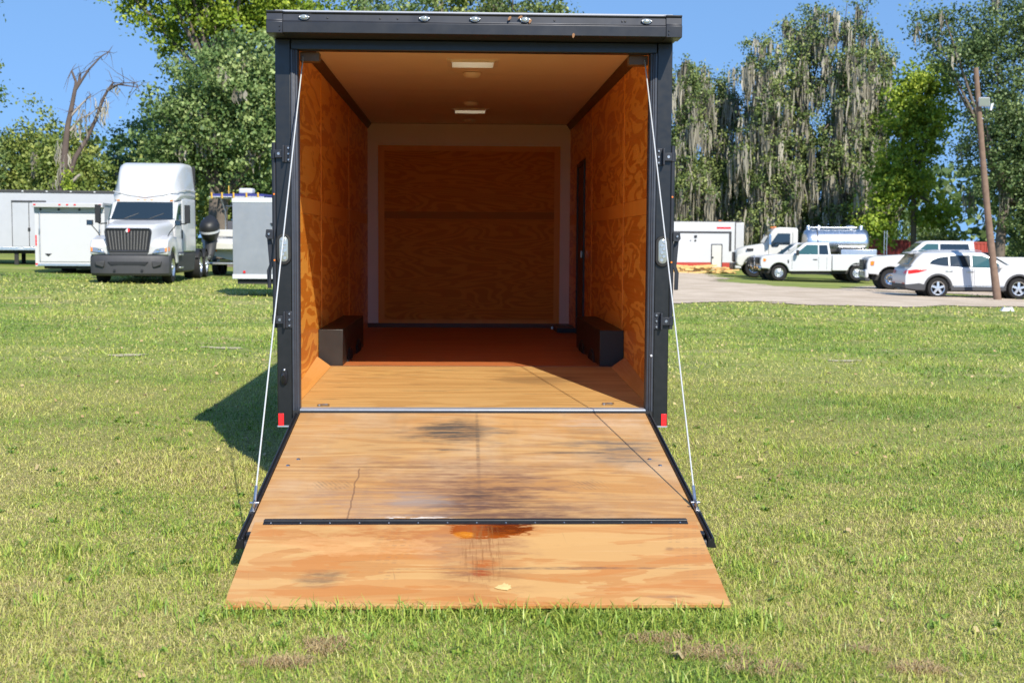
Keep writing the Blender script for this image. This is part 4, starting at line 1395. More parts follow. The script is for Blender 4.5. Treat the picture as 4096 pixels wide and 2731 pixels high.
        # box side with its arch
        pts = [(-cab_end - .03, 1.33), (-cab_end - .03, zb + .06), (rx + ar + .02, zb + .06)] + [p for p in arc(rx) if p[1] > zb + .06] + [(rx - ar - .02, zb + .06), (-length + .12, .62), (-length + .08, 1.33)]
        m = MB()
        m.prism(pts, 'y', *sorted((s * (hw - .10), s * hw)))
        m.build('box_side', W, T, 0.03, seg=2)
        if dual:
            m = MB()
            out = [(rx + (ar + .10) * math.cos(a), r + (ar + .10) * math.sin(a)) for a in [math.pi * (.06 + .88 * i / 12) for i in range(13)]]
            inn = [(rx + ar * math.cos(a), r + ar * math.sin(a)) for a in [math.pi * (.06 + .88 * i / 12) for i in range(13)]]
            m.prism(out + inn[::-1], 'y', *sorted((s * (hw + .001), s * (hw + .20))))
            m.build('dual_fender', W, T, 0.03)
        MB().box(-length + .02, -length + .085, *sorted((s * .82, s * .99)), .88, 1.26).build('tail_lamp', 'red_lens', T, 0.01)
        MB().box(-cab_end + .1, fx - ar - .1, *sorted((s * .86, s * 1.02)), zb - .14, zb - .09).build('running_board', 'black_plastic', T, 0.01)
    m = MB()
    m.box(-length + .10, -cab_end - .031, -.899, .899, .80, .84)
    m.box(-cab_end - .08, -cab_end - .031, -.899, .899, .84, 1.30)
    m.build('box_bed', 'white_dirty', T)
    MB().box(-length + .03, -length + .098, -.815, .815, .82, 1.33).build('tailgate', W, T, 0.015)
    # nose
    if front == 'chrome':
        MB().box(-.10, .035, -1.0, 1.0, .50, .74).build('front_bumper', 'chrome', T, 0.05, seg=3)
        MB().box(-.08, .005, -.62, .62, .84, 1.18).build('grille', 'black_plastic', T, 0.02)
        for zz in (.92, 1.0, 1.08):
            MB().box(-.02, .022, -.58, .58, zz, zz + .045).build('grille_bar', 'dark_grey', T, 0.008)
        # brush guard posts with a lamp
        m = MB()
        for s in (-1, 1):
            m.tube([(.05, s * .45, .52), (.12, s * .45, .75), (.10, s * .45, 1.12)], .03, 6)
        m.tube([(.11, -.45, 1.0), (.11, .45, 1.0)], .025, 6)
        m.build('brush_guard', 'dark_grey', T, smooth=60)
    else:
        MB().box(-.14, .02, -1.0, 1.0, .44, .82).build('front_bumper', W, T, 0.08, seg=3)
        MB().box(-.10, .035, -.66, .66, .78, 1.20).build('grille', 'dark_grey', T, 0.02)
        for zz in (.86, .96, 1.06):
            MB().box(-.02, .05, -.6, .6, zz, zz + .05).build('grille_bar', 'grey_anodised', T, 0.008)
        MB().box(-.02, .06, -.9, .9, .70, .77).build('bumper_step', 'chrome', T, 0.01)
        for s in (-1, 1):
            MB().box(-.06, .026, *sorted((s * .66, s * .86)), .54, .68).build('fog_lamp', 'black_plastic', T, 0.01)
        MB().box(-.2, .0, -.95, .95, .32, .44).build('air_dam', 'dark_grey', T, 0.02)
    MB().box(-length + .2, -.3, -.72, .72, .36, .60).build('chassis', 'chassis', T)
    MB().box(-cab_end + .1, -1.7, -.80, .80, .75, 1.26).build('cabin_floor', 'chassis', T) if False else None
    MB().box(-length - .02, -length + .10, -.95, .95, .52, .66).build('rear_bumper', 'chrome', T, 0.03)
    for xr in (fx, rx):
        MB().cyl((xr, -.8, r), (xr, .8, r), .07, n=8).build('axle', 'chassis', T)
        m = MB()
        m.lathe([(ar * .985, -.62), (ar * .985, .62)], (xr, 0, r), 'y', 24)
        mm = m.mesh('wheel_well')
        obj('wheel_well', mm, 'chassis', T)
    return T


pickup('pickup_truck', 'white pickup with chrome bumper and single short cab parked in the middle of the row', 12.85, 70.3, R(178), cab_end=3.72, ra=5.05, length=6.6)
pickup('pickup_truck', 'white pickup mostly hidden directly behind the chrome bumper pickup', 13.05, 73.2, R(178), cab_end=3.72, ra=5.05, length=6.6)
pickup('pickup_truck', 'white crew cab pickup with chrome wheels and white bumper nosing out behind the car', 14.72, 56.2, R(173), cab_end=4.45, ra=5.55, length=6.9, dual=True, front='white', windows=3, r=.41, hood_z=1.36, roof=2.0)
pickup('pickup_truck', 'white pickup at right edge behind the leaning pole, only its box side showing', 29.0, 57.5, R(0), cab_end=3.72, ra=5.05, length=6.6)


# ---------------------------------------------------------------- sport utility car
def suv():
    x, y = 18.72, 47.6
    T = thing('parked_car', 'white family car with grey sills and red tail lamps parked behind the leaning pole', 'car', (x, y, ground_at(x, y) + .03), R(-2))
    W = 'white_paint'
    hw, r = .93, .37
    fx, rx, ar = -.95, -3.75, .44
    zb = .36

    def arc(cx, k=1.0):
        return [(cx + ar * k * math.cos(a), r + ar * k * math.sin(a)) for a in [math.pi * i / 14 for i in range(15)]]
    body = [(-.02, .55), (-.02, .72), (-.20, .90), (-.65, 1.03), (-1.25, 1.10), (-2.4, 1.08), (-3.6, 1.12), (-4.62, 1.16), (-4.82, 1.02), (-4.90, .78), (-4.90, .48), (-4.75, zb)] + \
           [p for p in arc(rx)[::-1] if p[1] > zb] + [(rx + ar + .02, zb), (fx - ar - .02, zb)] + [p for p in arc(fx)[::-1] if p[1] > zb] + [(fx + ar + .05, zb), (-.12, .36)]
    m = MB()
    m.prism(body, 'y', -hw, hw)
    bd = m.build('body', W, T, 0.10, seg=4)
    m = MB()
    m.loft([[(-1.18, -.88, 1.06), (-4.72, -.86, 1.12), (-4.72, .86, 1.12), (-1.18, .88, 1.06)],
            [(-1.75, -.77, 1.42), (-4.46, -.74, 1.42), (-4.46, .74, 1.42), (-1.75, .77, 1.42)],
            [(-2.15, -.67, 1.62), (-4.22, -.65, 1.60), (-4.22, .65, 1.60), (-2.15, .67, 1.62)],
            [(-2.7, -.52, 1.685), (-3.9, -.5, 1.66), (-3.9, .5, 1.66), (-2.7, .52, 1.685)]])
    m.build('cabin', W, T, 0.07, seg=3)
    MB().hexa([(-4.40, -.60, 1.585), (-4.66, -.55, 1.57), (-4.66, .55, 1.57), (-4.40, .60, 1.585)], [(-4.30, -.62, 1.635), (-4.66, -.55, 1.60), (-4.66, .55, 1.60), (-4.30, .62, 1.635)]).build('roof_spoiler', W, T, 0.015)
    for s in (-1, 1):
        def yz(z):
            return .875 - .105 * (z - 1.08) / .34 if z < 1.42 else .77 - .10 * (z - 1.42) / .2

        def side(pl_, nm, mt):
            mm = MB()
            q = [(px, s * (yz(pz) + .022), pz) for px, pz in pl_]
            mm.add(q, [tuple(range(len(q)))])
            oo = mm.build(nm, mt, T)
            oo.modifiers.new('thick', 'SOLIDIFY').thickness = .008
        side([(-1.45, 1.10), (-1.95, 1.42), (-2.20, 1.50), (-2.55, 1.52), (-2.55, 1.11)], 'front_window', 'glass_teal')
        side([(-2.62, 1.11), (-2.62, 1.52), (-3.10, 1.51), (-3.32, 1.49), (-3.32, 1.14)], 'rear_door_window', 'glass_dark')
        side([(-3.38, 1.15), (-3.38, 1.48), (-3.72, 1.44), (-3.95, 1.34), (-4.06, 1.22)], 'quarter_window', 'glass_dark')
        # cladding: wheel lips, sill strip
        for cx in (fx, rx):
            m = MB()
            o_ = [p for p in arc(cx, 1.16) if p[1] > zb - .05]
            i_ = [p for p in arc(cx, 1.0) if p[1] > zb - .05]
            m.prism(o_ + i_[::-1], 'y', *sorted((s * (hw - .02), s * (hw + .012))))
            m.build('wheel_lip', 'grey_plastic', T, 0.006)
        MB().box(rx + ar, fx - ar, *sorted((s * (hw - .06), s * (hw + .014))), .28, .46).build('sill_cladding', 'grey_plastic', T, 0.02)
        MB().box(rx + ar + .1, fx - ar - .1, *sorted((s * (hw + .015), s * (hw + .02))), .42, .445).build('sill_strip', 'aluminium', T)
        for xx, xe in ((-2.50, -1.38), (-2.58, -3.46)):
            MB().box(xx - .005, xx + .005, *sorted((s * (hw - .002), s * (hw + .002))), .48, 1.06).build('door_gap', 'dark_grey', bd)
            MB().box(min(xx, xx - .28 * (1 if xe > xx else 1)) , xx - .06 if False else xx - .04, *sorted((s * hw, s * (hw + .03))), .93, .96).build('door_handle', 'chrome', T, 0.006) if xx == -2.50 else MB().box(-3.50, -3.26, *sorted((s * hw, s * (hw + .03))), .95, .98).build('door_handle', 'chrome', T, 0.006)
        m = MB()
        m.prism([(-4.12, 1.005), (-4.45, .90), (-4.80, .855), (-4.815, .985), (-4.5, 1.025)], 'y', *sorted((s * .915, s * .942)))
        m.hexa([(-4.80, s * .86, .855), (-4.80, s * .938, .855), (-4.89, s * .86, .855), (-4.905, s * .56, .86)], [(-4.78, s * .86, .985), (-4.80, s * .938, .985), (-4.86, s * .86, .985), (-4.868, s * .56, .96)])
        m.build('tail_lamp', 'red_lens', T, 0.015)
        MB().box(-4.91, -4.80, *sorted((s * .50, s * .86)), .50, .545).build('rear_reflector', 'red_lens', T, 0.01)
        m = MB()
        m.hexa([(-.08, s * .58, .72), (-.22, s * .90, .72), (-.62, s * .925, .86), (-.3, s * .58, .74)], [(-.14, s * .58, .84), (-.30, s * .91, .86), (-.66, s * .93, .92), (-.35, s * .58, .86)])
        m.build('head_lamp', 'headlamp', T, 0.01)
        m = MB()
        m.box(-1.72, -1.56, *sorted((s * .93, s * 1.10)), 1.06, 1.20)
        m.build('door_mirror', W, T, 0.04)
        MB().tube([(-2.2, s * .66, 1.655), (-2.4, s * .65, 1.70), (-4.0, s * .63, 1.69), (-4.2, s * .62, 1.645)], .013, 6).build('roof_rail', 'aluminium', T, smooth=50)
        wheel(T, fx, s * .81, r, .24, s, 'aluminium', 5, .66)
        wheel(T, rx, s * .81, r, .24, s, 'aluminium', 5, .66)
    # windscreen, rear window, bumpers
    m = MB()
    m.add([(-1.28, -.80, 1.135), (-1.28, .80, 1.135), (-2.02, .66, 1.585), (-2.02, -.66, 1.585)], [(0, 1, 2, 3)])
    m.build('windscreen', 'glass_teal', T, loc=(.03, 0, .03)).modifiers.new('thick', 'SOLIDIFY').thickness = .008
    m = MB()
    m.add([(-4.735, -.76, 1.17), (-4.735, .76, 1.17), (-4.46, .64, 1.54), (-4.46, -.64, 1.54)], [(0, 1, 2, 3)])
    m.build('rear_window', 'glass_dark', T, loc=(-.03, 0, .012)).modifiers.new('thick', 'SOLIDIFY').thickness = .008
    m = MB()
    m.prism([(-4.93, .50), (-4.90, .34), (-4.5, .28), (rx - ar, .28), (rx - ar, .50), (-4.4, .56)], 'y', -.935, .935)
    m.build('rear_bumper', 'grey_plastic', T, 0.03)
    MB().box(-.35, .01, -.88, .88, .28, .50).build('front_bumper', 'grey_plastic', T, 0.04)
    MB().box(-.08, -.005, -.5, .5, .58, .78).build('grille', 'chrome', T, 0.02)
    MB().box(-4.4, -.4, -.70, .70, .24, .40).build('chassis', 'chassis', T)
    for xr in (fx, rx):
        MB().lathe([(ar * .985, -.60), (ar * .985, .60)], (xr, 0, r), 'y', 24).build('wheel_well', 'chassis', T)
    return T


suv()


# ---------------------------------------------------------------- tank truck
def tank_truck():
    x, y = 12.75, 77.5
    T = thing('tank_truck', 'white truck with a long polished steel tank parked behind the pickups', 'truck', (x, y, ground_at(x, y)), R(176))
    W = 'white_cream'
    m = MB()
    m.loft([rring(-.12, .55, .60, .72, 1.42, .12, 5), rring(-.25, .80, .78, .72, 1.60, .18, 5), rring(-.8, .95, .88, .72, 1.78, .22, 5), rring(-1.75, 1.02, .96, .75, 1.93, .2, 5)])
    m.build('hood', W, T, smooth=50)
    m = MB()
    m.prism([(-1.72, .75), (-1.72, 1.90), (-2.10, 2.62), (-2.3, 2.80), (-2.6, 2.85), (-3.55, 2.82), (-3.6, 2.7), (-3.6, .75)], 'y', -1.06, 1.06)
    m.build('cab', W, T, 0.12, seg=4)
    m = MB()
    m.add([(-1.735, -.95, 1.97), (-1.735, .95, 1.97), (-2.08, .90, 2.60), (-2.08, -.90, 2.60)], [(0, 1, 2, 3)])
    m.build('windscreen', 'glass_teal', T, loc=(.02, 0, .01)).modifiers.new('thick', 'SOLIDIFY').thickness = .01
    for s in (-1, 1):
        m = MB()
        out = [(-2.2, .60)] + [(-1.15 + .66 * math.cos(a), .53 + .66 * math.sin(a)) for a in [math.pi * (1 - i / 12) for i in range(13)] if .53 + .66 * math.sin(a) > .62] + [(-.44, .60), (-.20, .66), (-.10, .9), (-.16, 1.25), (-.6, 1.38), (-1.7, 1.42), (-2.2, 1.2)]
        m.prism(out, 'y', *sorted((s * .62, s * 1.20)))
        m.build('fender', W, T, 0.08, seg=3)
        MB().prism([(-2.05, 1.92), (-2.45, 2.50), (-3.15, 2.50), (-3.15, 1.86), (-2.55, 1.86), (-2.45, 1.72), (-2.12, 1.72)], 'y', *sorted((s * 1.055, s * 1.075))).build('door_window', 'glass_dark', T)
        for xx in (-1.95, -3.3):
            MB().box(xx - .01, xx + .01, *sorted((s * 1.058, s * 1.065)), .9, 2.55).build('door_gap', 'dark_grey', T)
        MB().box(-1.10, -.72, *sorted((s * .92, s * .985)), 1.50, 1.64).build('hood_vent', 'black_plastic', T, 0.01)
        m = MB()
        m.hexa([(-.11, s * .72, .95), (-.24, s * 1.17, .95), (-.5, s * 1.19, .95), (-.4, s * .72, .95)], [(-.12, s * .72, 1.18), (-.26, s * 1.17, 1.22), (-.5, s * 1.19, 1.22), (-.4, s * .72, 1.18)])
        m.build('head_lamp', 'glass_dark', T, 0.02)
        m = MB()
        m.box(-2.05, -1.92, *sorted((s * 1.22, s * 1.42)), 1.85, 2.45)
        m.tube([(-2.0, s * 1.05, 1.9), (-2.0, s * 1.3, 1.95)], .02, 6)
        m.build('door_mirror', 'chrome', T, 0.03)
        wheel(T, -1.15, s * .98, .53, .3, s, 'chrome', 0, .55, .06, 8)
        for xr in (-6.2, -7.5):
            wheel(T, xr, s * .90, .52, .55, s, 'chrome', 0, .55, .10, 8)
        MB().cyl((-3.2, s * .92, .72), (-4.8, s * .92, .72), .30, n=18).build('fuel_tank', 'tank_steel', T, smooth=50)
        MB().box(-8.2, -5.5, *sorted((s * .70, s * 1.15)), 1.12, 1.18).build('mudguard', 'dark_grey', T, 0.02)
        MB().box(-8.0, -6.0, *sorted((s * .95, s * 1.2)), 1.25, 1.62).build('tool_box', 'aluminium', T, 0.02)
    MB().box(-.02, .06, -1.15, 1.15, .42, .80).build('front_bumper', 'black_plastic', T, 0.05)
    MB().box(-.14, -.02, -.50, .50, .86, 1.42).build('grille', 'black_plastic', T, 0.03)
    for k in range(5):
        MB().box(-2.38, -2.26, -.84 + k * .42 - .06, -.84 + k * .42 + .06, 2.83, 2.89).build('roof_marker', 'amber', T, 0.01)
    # the tank: bright barrel with dished ends and dark bands, pipes and hatches on top
    n = 32
    prof = [(.05, -3.98), (.45, -4.0), (.72, -4.10), (.80, -4.25), (.82, -4.5), (.82, -7.3), (.80, -7.5), (.70, -7.62), (.4, -7.72), (.05, -7.74)]
    tk = MB().lathe([(a, b) for a, b in prof], (0, 0, 1.98), 'x', n).build('tank', 'tank_steel', T, smooth=50)
    for xx in (-4.75, -6.0, -6.8):
        MB().lathe([(.823, xx - .03), (.835, xx - .03), (.835, xx + .03), (.823, xx + .03)], (0, 0, 1.98), 'x', n).build('tank_band', 'aluminium' if xx != -4.75 else 'dark_grey', tk)
    m = MB()
    m.tube([(-4.4, -.3, 2.86), (-7.0, -.3, 2.86)], .035, 8)
    m.tube([(-4.4, .3, 2.86), (-7.0, .3, 2.86)], .035, 8)
    m.build('top_rail', 'aluminium', tk, smooth=50)
    for xx, rr_ in ((-4.3, .10), (-4.9, .12), (-6.7, .26), (-7.3, .12)):
        MB().lathe([(.02, 2.98), (rr_ * .8, 2.97), (rr_, 2.92), (rr_, 2.74)], (xx, 0, 0), 'z', 16).build('hatch', 'aluminium', tk, smooth=40)
    m = MB()
    for s in (-1, 1):
        m.box(-8.5, -.5, *sorted((s * .36, s * .46)), .70, 1.0)
    m.box(-8.4, -4.0, -.5, .5, 1.0, 1.22)
    m.build('chassis', 'chassis', T)
    MB().box(-8.75, -8.55, -1.1, 1.1, .62, .75).build('rear_bumper', 'dark_grey', T)
    m = MB()
    for s in (-1, 1):
        m.tube([(-8.72, s * .35, .8), (-8.72, s * .35, 2.7)], .022, 6)
    for k in range(6):
        m.tube([(-8.72, -.35, .95 + k * .32), (-8.72, .35, .95 + k * .32)], .016, 6)
    m.build('ladder', 'aluminium', T, smooth=50)
    return T


tank_truck()


# ---------------------------------------------------------------- other trailers
def wheel_pair(T, xs_, yy, r=.36, rim='aluminium'):
    for xx in xs_:
        for s in (-1, 1):
            wheel(T, xx, s * yy, r, .22, s, rim, 0, .58, .04, 8)


def white_trailer():
    """white cargo trailer seen from behind: x forward means away from its door"""
    x, y = -16.55, 50.0
    T = thing('cargo_trailer', 'closed white cargo trailer standing tail on beside the tractor truck', 'trailer', (x, y, ground_at(x, y) - .02), R(92.5))
    hw, z0, z1 = 1.27, .32, 2.58
    m = MB()
    m.box(0, 6.1, -hw, hw, z0, z1)
    body = m.build('body', 'white_paint', T, 0.02)
    m = MB()
    m.prism([(-.30, 2.48), (-.30, 2.63), (-.22, 2.66), (6.1, 2.66), (6.1, 2.57), (0, 2.57), (-.02, 2.30), (-.05, 2.30), (-.06, 2.48)], 'y', -hw - .03, hw + .03)
    vz = m.build('visor', 'white_dirty', T, 0.01)
    for yy in (-1.2, -.28, 0, .28, 1.2):
        MB().box(-.316, -.299, yy - .04, yy + .04, 2.55, 2.60).build('marker_lamp', 'red_lens', vz)
    for yy in (-1.05, -.38, .38, 1.05):
        MB().cyl((-.075, yy, 2.40), (-.04, yy, 2.40), .045, n=12).build('load_lamp', 'black_plastic', T, smooth=40)
    for s in (-1, 1):
        m = MB()
        m.box(-.03, .0, *sorted((s * 1.15, s * 1.29)), .28, 2.48)
        p = m.build('post', 'white_paint', T, 0.008)
        MB().box(-.036, -.031, *sorted((s * 1.22, s * 1.27)), 1.05, 1.45).build('tail_lamp', 'red_lens', p)
        MB().box(-.036, -.031, *sorted((s * 1.20, s * 1.28)), .34, .40).build('reflector', 'red_reflector', p)
        MB().cyl((-.05, s * 1.10, .5), (-.05, s * 1.10, 2.3), .018, n=8).build('lock_bar', 'aluminium', T, smooth=40)
        MB().box(-.08, -.045, *sorted((s * 1.08, s * 1.13)), 1.52, 1.68).build('lock_handle', 'zinc', T, 0.005)
    d = MB().box(-.026, -.001, -1.13, 1.13, .46, 2.28).build('ramp_door', 'white_paint', T, 0.006)
    MB().prism([(.68, .76), (.92, .76), (.80, .66)], 'x', -.05, -.027).build('door_pull', 'black_plastic', d)
    MB().box(-.05, -.001, -1.2, 1.2, .30, .38).build('rear_sill', 'aluminium', T, 0.006)
    MB().box(.1, 6.0, -1.0, 1.0, .20, .318).build('chassis', 'chassis', T)
    wheel_pair(T, (2.6, 3.5), .92, .34)
    for s in (-1, 1):
        MB().prism([(2.0, .32), (2.25, .78), (3.85, .78), (4.1, .32)], 'y', *sorted((s * 1.275, s * 1.29))).build('fender', 'aluminium', T)
    MB().prism([(6.1, -.8), (6.1, .8), (7.4, .08), (7.4, -.08)], 'z', .30, .40).build('tongue', 'chassis', T)


white_trailer()


def long_trailer():
    """pale grey trailer at the left edge, its side towards the lawn"""
    x, y = -17.2, 60.5
    T = thing('enclosed_trailer', 'long pale grey trailer with double side door at left edge behind white trailer', 'trailer', (x, y, ground_at(x, y)), R(192))
    # x forward runs to the left of the picture, nearer to the camera at the left edge
    m = MB()
    m.box(0, 13.0, -1.28, 1.28, .78, 3.28)
    m.build('body', 'pale_grey_panel', T, 0.03)
    for s in (-1, 1):
        MB().box(-.01, 13.01, *sorted((s * 1.27, s * 1.31)), 3.20, 3.32).build('top_rail', 'dark_grey', T, 0.01)
        MB().box(-.01, 13.01, *sorted((s * 1.27, s * 1.31)), .70, .84).build('bottom_rail', 'aluminium', T, 0.01)
        for k in range(13):
            MB().box(.5 + k, .72 + k, *sorted((s * 1.311, s * 1.316)), .755, .80).build('reflective_tape', 'red_reflector' if k % 2 else 'litter_white', T)
            MB().box(.45 + k, .53 + k, *sorted((s * 1.311, s * 1.325)), 3.24, 3.29).build('marker_lamp', 'litter_white', T)
        for k in range(10):
            MB().box(1.2 * k + 1.0, 1.2 * k + 1.02, *sorted((s * 1.279, s * 1.286)), .85, 3.19).build('panel_seam', 'pale_grey_panel', T)
        dr = MB().box(3.55, 4.95, *sorted((s * 1.279, s * 1.30)), .86, 2.78).build('side_door', 'pale_grey_panel', T, 0.008)
        MB().box(4.235, 4.265, *sorted((s * 1.30, s * 1.31)), .88, 2.76).build('door_gap', 'dark_grey', dr)
        MB().box(3.53, 4.97, *sorted((s * 1.30, s * 1.33)), 2.79, 2.86).build('drip_rail', 'dark_grey', dr)
        for xx in (3.55, 4.95):
            MB().box(xx - .012, xx + .012, *sorted((s * 1.30, s * 1.312)), .86, 2.78).build('door_frame', 'grey_anodised', dr)
        MB().box(4.20, 4.30, *sorted((s * 1.311, s * 1.35)), 1.55, 1.68).build('door_handle', 'black_plastic', dr, 0.01)
        MB().box(5.9, 6.6, *sorted((s * 1.28, s * 1.32)), 2.22, 2.32).build('awning_light', 'litter_white', T, 0.01)
        MB().box(4.75, 4.92, *sorted((s * .95, s * 1.1)), 0.0, .78).build('landing_leg', 'chassis', T)
    MB().box(.2, 12.8, -1.0, 1.0, .55, .70).build('chassis', 'chassis', T)
    wheel_pair(T, (8.0, 9.1, 10.2), .98, .40)


long_trailer()


def silver_trailer():
    x, y = -7.33, 35.0
    T = thing('utility_trailer', 'silver enclosed trailer with white trims half hidden behind the open black trailer', 'trailer', (x, y, ground_at(x, y)), R(1.5))
    # x runs to the right here: its long side faces the lawn
    m = MB()
    m.box(0, 3.6, 0, 1.9, .50, 2.52)
    m.build('body', 'silver_panel', T, 0.01)
    for z0, z1, nm in ((2.45, 2.56, 'top_trim'), (.46, .58, 'bottom_trim')):
        for y0 in (-.012, 1.89):
            MB().box(-.012, 3.612, y0, y0 + .022, z0, z1).build(nm, 'litter_white', T, 0.006)
        MB().box(-.0125, -.0005, .011, 1.889, z0, z1).build(nm, 'litter_white', T)
    MB().box(.04, 3.55, .05, 1.85, 2.52, 2.58).build('roof', 'litter_white', T, 0.02)
    # door with rounded corners
    pts = []
    for cx, cz, a0 in ((2.0, 2.15, 0), (1.20, 2.15, 90), (1.20, .62, 180), (2.0, .62, 270)):
        for i in range(6):
            a = R(a0 + 90 * i / 5)
            pts.append((cx + .1 * math.cos(a), cz + .1 * math.sin(a)))
    d = MB().prism(pts, 'y', -.018, -.001).build('side_door', 'silver_panel', T)
    m = MB()
    m.tube([(a, -.02, b) for a, b in pts + pts[:1]], .022, 6)
    m.build('door_trim', 'litter_white', d, smooth=60)
    MB().box(1.92, 2.0, -.05, -.019, 1.30, 1.42).build('door_latch', 'chrome', d, 0.008)
    MB().prism([(.98, 1.92), (1.08, 1.92), (1.03, 1.84)], 'y', -.03, -.001).build('side_vent', 'black_plastic', T)
    MB().cyl((.30, -.03, .64), (.30, -.012, .64), .035, n=12).build('marker_lamp', 'red_lens', T, smooth=40)
    MB().box(.1, 3.5, .1, 1.8, .32, .498).build('chassis', 'chassis', T)
    for yy, s in ((.1, -1), (1.8, 1)):
        wheel(T, 2.5, yy, .34, .2, s, 'aluminium', 0, .58, .04, 8)
    MB().prism([(3.6, .2), (3.6, 1.7), (4.8, .98), (4.8, .92)], 'z', .32, .40).build('tongue', 'chassis', T)


silver_trailer()


def box_trailer():
    x, y = 14.2, 86.5
    T = thing('box_trailer', 'white event trailer with framed side hatch and small door beyond the drive', 'trailer', (x, y, ground_at(x, y) + .0), R(180))
    # x runs to the left of the picture; the side towards the camera is +y
    m = MB()
    m.box(.0, 9.5, -1.25, 1.25, .72, 3.30)
    m.build('body', 'white_paint', T, 0.02)
    MB().box(-.55, -.001, -1.2, 1.24, .35, 3.28).build('nose_box', 'white_dirty', T, 0.05)
    MB().box(-.02, .04, 1.251, 1.262, .40, 3.28).build('corner_gap', 'dark_grey', T)
    MB().box(-.4, 9.5, -1.26, 1.26, 3.30, 3.36).build('roof_rail', 'dark_grey', T, 0.01)
    h = MB()
    h.box(.25, 4.3, 1.251, 1.275, 2.58, 2.70)
    h.box(.25, .40, 1.251, 1.275, 1.45, 2.579)
    h.box(4.15, 4.3, 1.251, 1.275, 1.45, 2.579)
    h.box(4.31, 8.8, 1.251, 1.270, 2.58, 2.66)
    hf = h.build('hatch_frame', 'dark_grey', T, 0.005)
    MB().box(2.45, 2.62, 1.276, 1.32, 2.30, 2.45).build('hatch_lamp', 'black_plastic', T, 0.01)
    MB().cyl((2.55, 1.252, 2.12), (2.55, 1.30, 2.12), .06, n=12).build('hatch_knob', 'black_plastic', T, smooth=40)
    MB().cyl((2.85, 1.252, 2.12), (2.85, 1.30, 2.12), .03, n=10).build('hatch_knob', 'black_plastic', T, smooth=40)
    d = MB().box(.85, 1.50, 1.252, 1.27, .40, 1.82).build('small_door', 'white_cream', T, 0.005)
    for a in ((.82, .87), (1.48, 1.53)):
        MB().box(*a, 1.271, 1.285, .30, 1.86).build('door_frame', 'grey_anodised', d)
    MB().box(.82, 1.53, 1.271, 1.285, 1.861, 1.90).build('door_frame', 'grey_anodised', d)
    MB().box(1.38, 1.46, 1.286, 1.31, 1.0, 1.1).build('door_handle', 'black_plastic', d)
    MB().box(.05, 9.4, 1.20, 1.249, .25, .715).build('side_skirt', 'skirt_reflection_red', T, 0.01)
    MB().box(.05, 9.4, -1.249, -1.20, .25, .715).build('side_skirt', 'skirt_reflection_red', T, 0.01)
    for k in range(9):
        MB().box(.3 + k, .5 + k, 1.2505, 1.258, .26, .31).build('marker_tape', 'litter_white' if k % 2 else 'amber', T)
    for xx in (1.0, 4.2, 7.3):
        MB().box(xx - .08, xx + .08, 1.1, 1.25, 3.361, 3.40).build('roof_marker', 'amber', T)
    MB().box(.3, 1.2, 1.2515, 1.2580, 2.86, 2.98).build('badge_strip', 'red_lens', T)
    wheel_pair(T, (5.6, 6.6), 1.05, .40, 'chrome')
    MB().box(.2, 9.3, -1.1, 1.1, .4, .715).build('chassis', 'chassis', T)
    for s in (-1, 1):
        MB().prism([(5.05, .45), (5.25, .85), (6.95, .85), (7.15, .45), (7.05, .45), (6.9, .79), (5.3, .79), (5.15, .45)], 'y', *sorted((s * 1.255, s * 1.33))).build('fender', 'chrome', T)


box_trailer()


